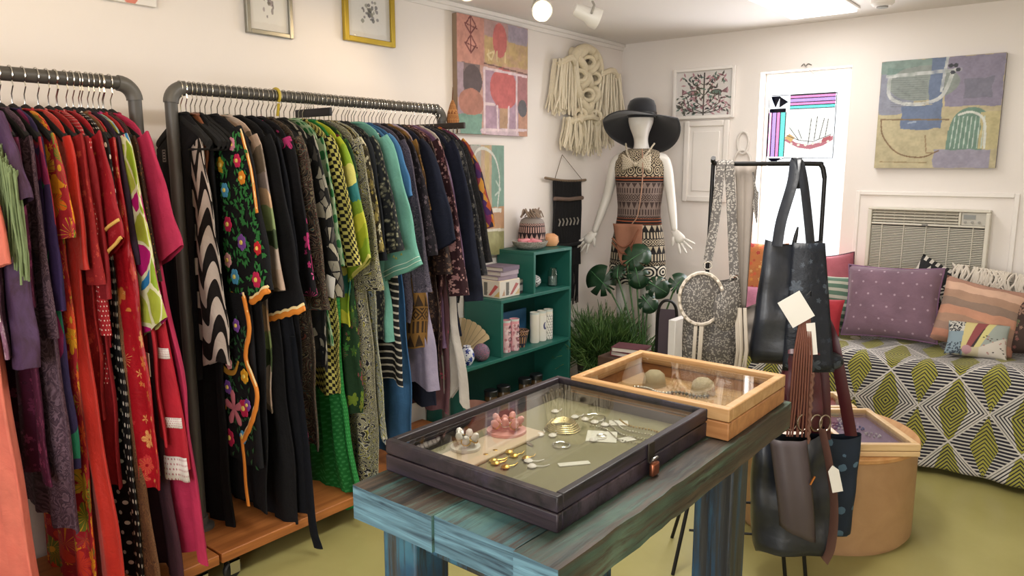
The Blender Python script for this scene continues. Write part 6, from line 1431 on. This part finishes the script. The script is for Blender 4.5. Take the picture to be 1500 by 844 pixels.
cushion('cushion', 'peach and taupe ikat-striped cushion right of the mauve one', (-.53, 4.56, .6), .4, .37, .15, PCH, 18, 4, 10)
c = Canvas(120, 90, '#c9b98f', 31); c.rect(0, 0, .3, 1, '#7f9aa8').rect(.02, .62, .34, 1, '#c8c4b8')
rr_ = np.random.RandomState(3)
for k in range(60): c.ell(.02+.3*rr_.rand(), .6+.4*rr_.rand(), .014, .02, '#2c2c34')
for k in range(60): c.ell(.0+.3*rr_.rand(), .3*rr_.rand(), .014, .02, '#3c4a5c')
c.poly([(.3, 1), (.62, 1), (.4, .2), (.26, .1)], '#d8c46a').poly([(.5, 1), (.68, 1), (.46, .18), (.34, .2)], '#9a3a3c').poly([(.6, .75), (.66, .8), (.47, .2), (.42, .18)], '#3a2a30').poly([(.68, 1), (.8, 1), (.56, .22), (.47, .18)], '#d8cc6a').poly([(.8, 1), (1, 1), (1, .6), (.56, .2)], '#9aa49a').poly([(1, .6), (1, 0), (.55, .0), (.55, .2)], '#cfc4b4').ell(.36, .12, .08, .11, '#c48a94')
for k in range(90):
    x, y = rr_.rand(), rr_.rand()
    if x > .6 and y < .55: c.ell(x, y, .016, .016, ['#4a4038', '#b5766a'][k % 2])
pc = thing('cushion', 'little patchwork cushion with a dark red stripe, in front', 'cushion', (-.48, 4.42, .595), group='cushions on the daybed', rot=(math.radians(-38), 0, math.radians(4)))
for s in (-1, 1):
    def fp(x, y, z, s=s):
        a, b_ = x/.14, z/.1; e = max(0, 1-abs(a)**2.6)*max(0, 1-abs(b_)**2.6); return (x*(1-.06*(1-b_*b_)*abs(a)**3), s*.045*e**.42, z*(1-.06*(1-a*a)*abs(b_)**3)+.1)
    c.build('patchwork_side', .28, .2, pc, CLOTHP, fn=fp)
cushion('cushion', 'black and white graphic cushion peeping over the mauve one', (-.84, 4.8, .64), .34, .4, .12, F('bw_graphic', ('tribal', '#d8d2c8', '#2a2a2c', .09), .85), 12, 0, 24)
cushion('cushion', 'rose pink cushion with dark piping below the window', (-1.3, 4.8, .64), .3, .4, .12, F('rose_plain', ('mottled', ['#a85a66', '#bb6d78'], 4)), 14, 0, -10, M('dark_piping', '#54323c', .8))
cushion('cushion', 'green and white striped cushion left of the mauve one', (-1.3, 4.7, .6), .28, .32, .12, F('green_stripes', ('stripes', '#b8b8a8', '#5d7a68', .045, .42)), 14)
cushion('cushion', 'crimson cushion low behind the tote', (-1.29, 4.5, .59), .24, .22, .1, F('crimson_plain', ('mottled', ['#a02a34', '#b53a44'], 4)), 20)
cushion('cushion', 'ochre cushion behind the mauve one under the air conditioner', (-1.06, 4.84, .6), .36, .38, .1, F('ochre_plain', ('mottled', ['#c08a4a', '#cfa05c'], 4)), 6)
cushion('cushion', 'dark brown flowered cushion at the right edge of the photo', (-.24, 4.6, .6), .26, .3, .13, F('brown_roses', ('floral', '#4a3a34', ['#8a5a54', '#5d6a4c', '#9a7a6a'], 14, .45)), 16)
cushion('cushion', 'orange and red floral cushion at the far left of the daybed', (-1.74, 4.66, .6), .34, .5, .14, F('orange_floral', ('floral', '#c47a4a', ['#d8a04a', '#b03a3c', '#d86a4a', '#e0b87a'], 13, .55)), 10)
cushion('cushion', 'pink diamond-quilted cushion in front of the orange floral one', (-1.72, 4.48, .6), .22, .24, .1, F('pink_plain', ('mottled', ['#c07a94', '#d08aa4'], 4)), 14)
# crocheted cushion with fringe
cr = thing('cushion', 'cream crocheted cushion with a lacy fringe behind the ikat one', 'cushion', (-.46, 4.84, .62), group='cushions on the daybed', rot=(math.radians(-10), math.radians(6), 0))
q = MB()
for s in (-1, 1): q.grid(lambda u, v, s=s: ((2*u-1)*.25, s*.055*(max(0, 1-abs(2*u-1)**2.6)*max(0, 1-abs(2*v-1)**2.6))**.42, v*.34), 20, 16, lambda u, v: (u*.5, v*.34))
q.build('cover', F('crochet_cover', ('floral', '#cfc6b8', ['#8a8078', '#b5aca0', '#6d645c'], 30, .3)), cr, angle=180)
q = MB(); r = random.Random(2)
for k in range(70):
    x = -.25+.5*k/69; q.tube(curve_pts([(x, -.01, .33), (x+.02*r.uniform(-1, 1), -.045, .375), (x+.03*r.uniform(-1, 1), -.07, .33), (x+.02*r.uniform(-1, 1), -.066, .27)], 4), .006, 5)
stuff(q.build('fringe', M('crochet_cream', '#d8cfc2', .95, var=.1), cr))

# ================================================================ BETWEEN THE PLANT AND THE BAGS
t = thing('standing_frame', 'black arched frame standing on the floor beside the monstera', 'frame', (-2.03, 4.02, .0), math.radians(20))
MB().tube(curve_pts([(-.06, 0, .0), (-.06, 0, .5), (-.052, 0, .72), (0, 0, .775), (.052, 0, .72), (.06, 0, .5), (.06, 0, .0)], 8), .009, 8).build('frame', BKM, t)
MB().bx(-.055, .055, .004, .008, .02, .72).build('panel', M('aubergine_panel', '#3a2a36', .4), t)
tag(MB().bx(-.02, .025, -.08, .08, 0, .68).build('white_board', M('white_board', '#dcd8d4', .6), loc=(-1.95, 4.0, 0), bevel=.003), 'narrow white board standing beside the black arched frame', 'board')
st = tag(MB().bx(-.14, .14, -.13, .13, 0, .43).build('floor_crate', M('dark_crate', '#4a3428', .7), loc=(-2.22, 3.9, 0), bevel=.004), 'dark wooden crate behind the oak case, under the red books', 'crate')
for k, cc in enumerate(('#7d2430', '#5a2c34')):
    bk = thing('book', ['lower dark red book on the crate beside the monstera', 'upper crimson book on the crate beside the monstera'][k], 'book', (-2.2, 3.9, .431+.03*k), .2*k)
    MB().bx(-.1, .1, -.07, .07, .003, .025).build('pages', M('book_pages', '#d8d0c4', .9), bk)
    MB().bx(-.105, .105, -.075, .075, 0, .003).bx(-.105, .105, -.075, .075, .025, .028).bx(-.105, -.102, -.075, .075, .003, .025).build('cover', M('red_cover_%d' % k, cc, .6), bk)
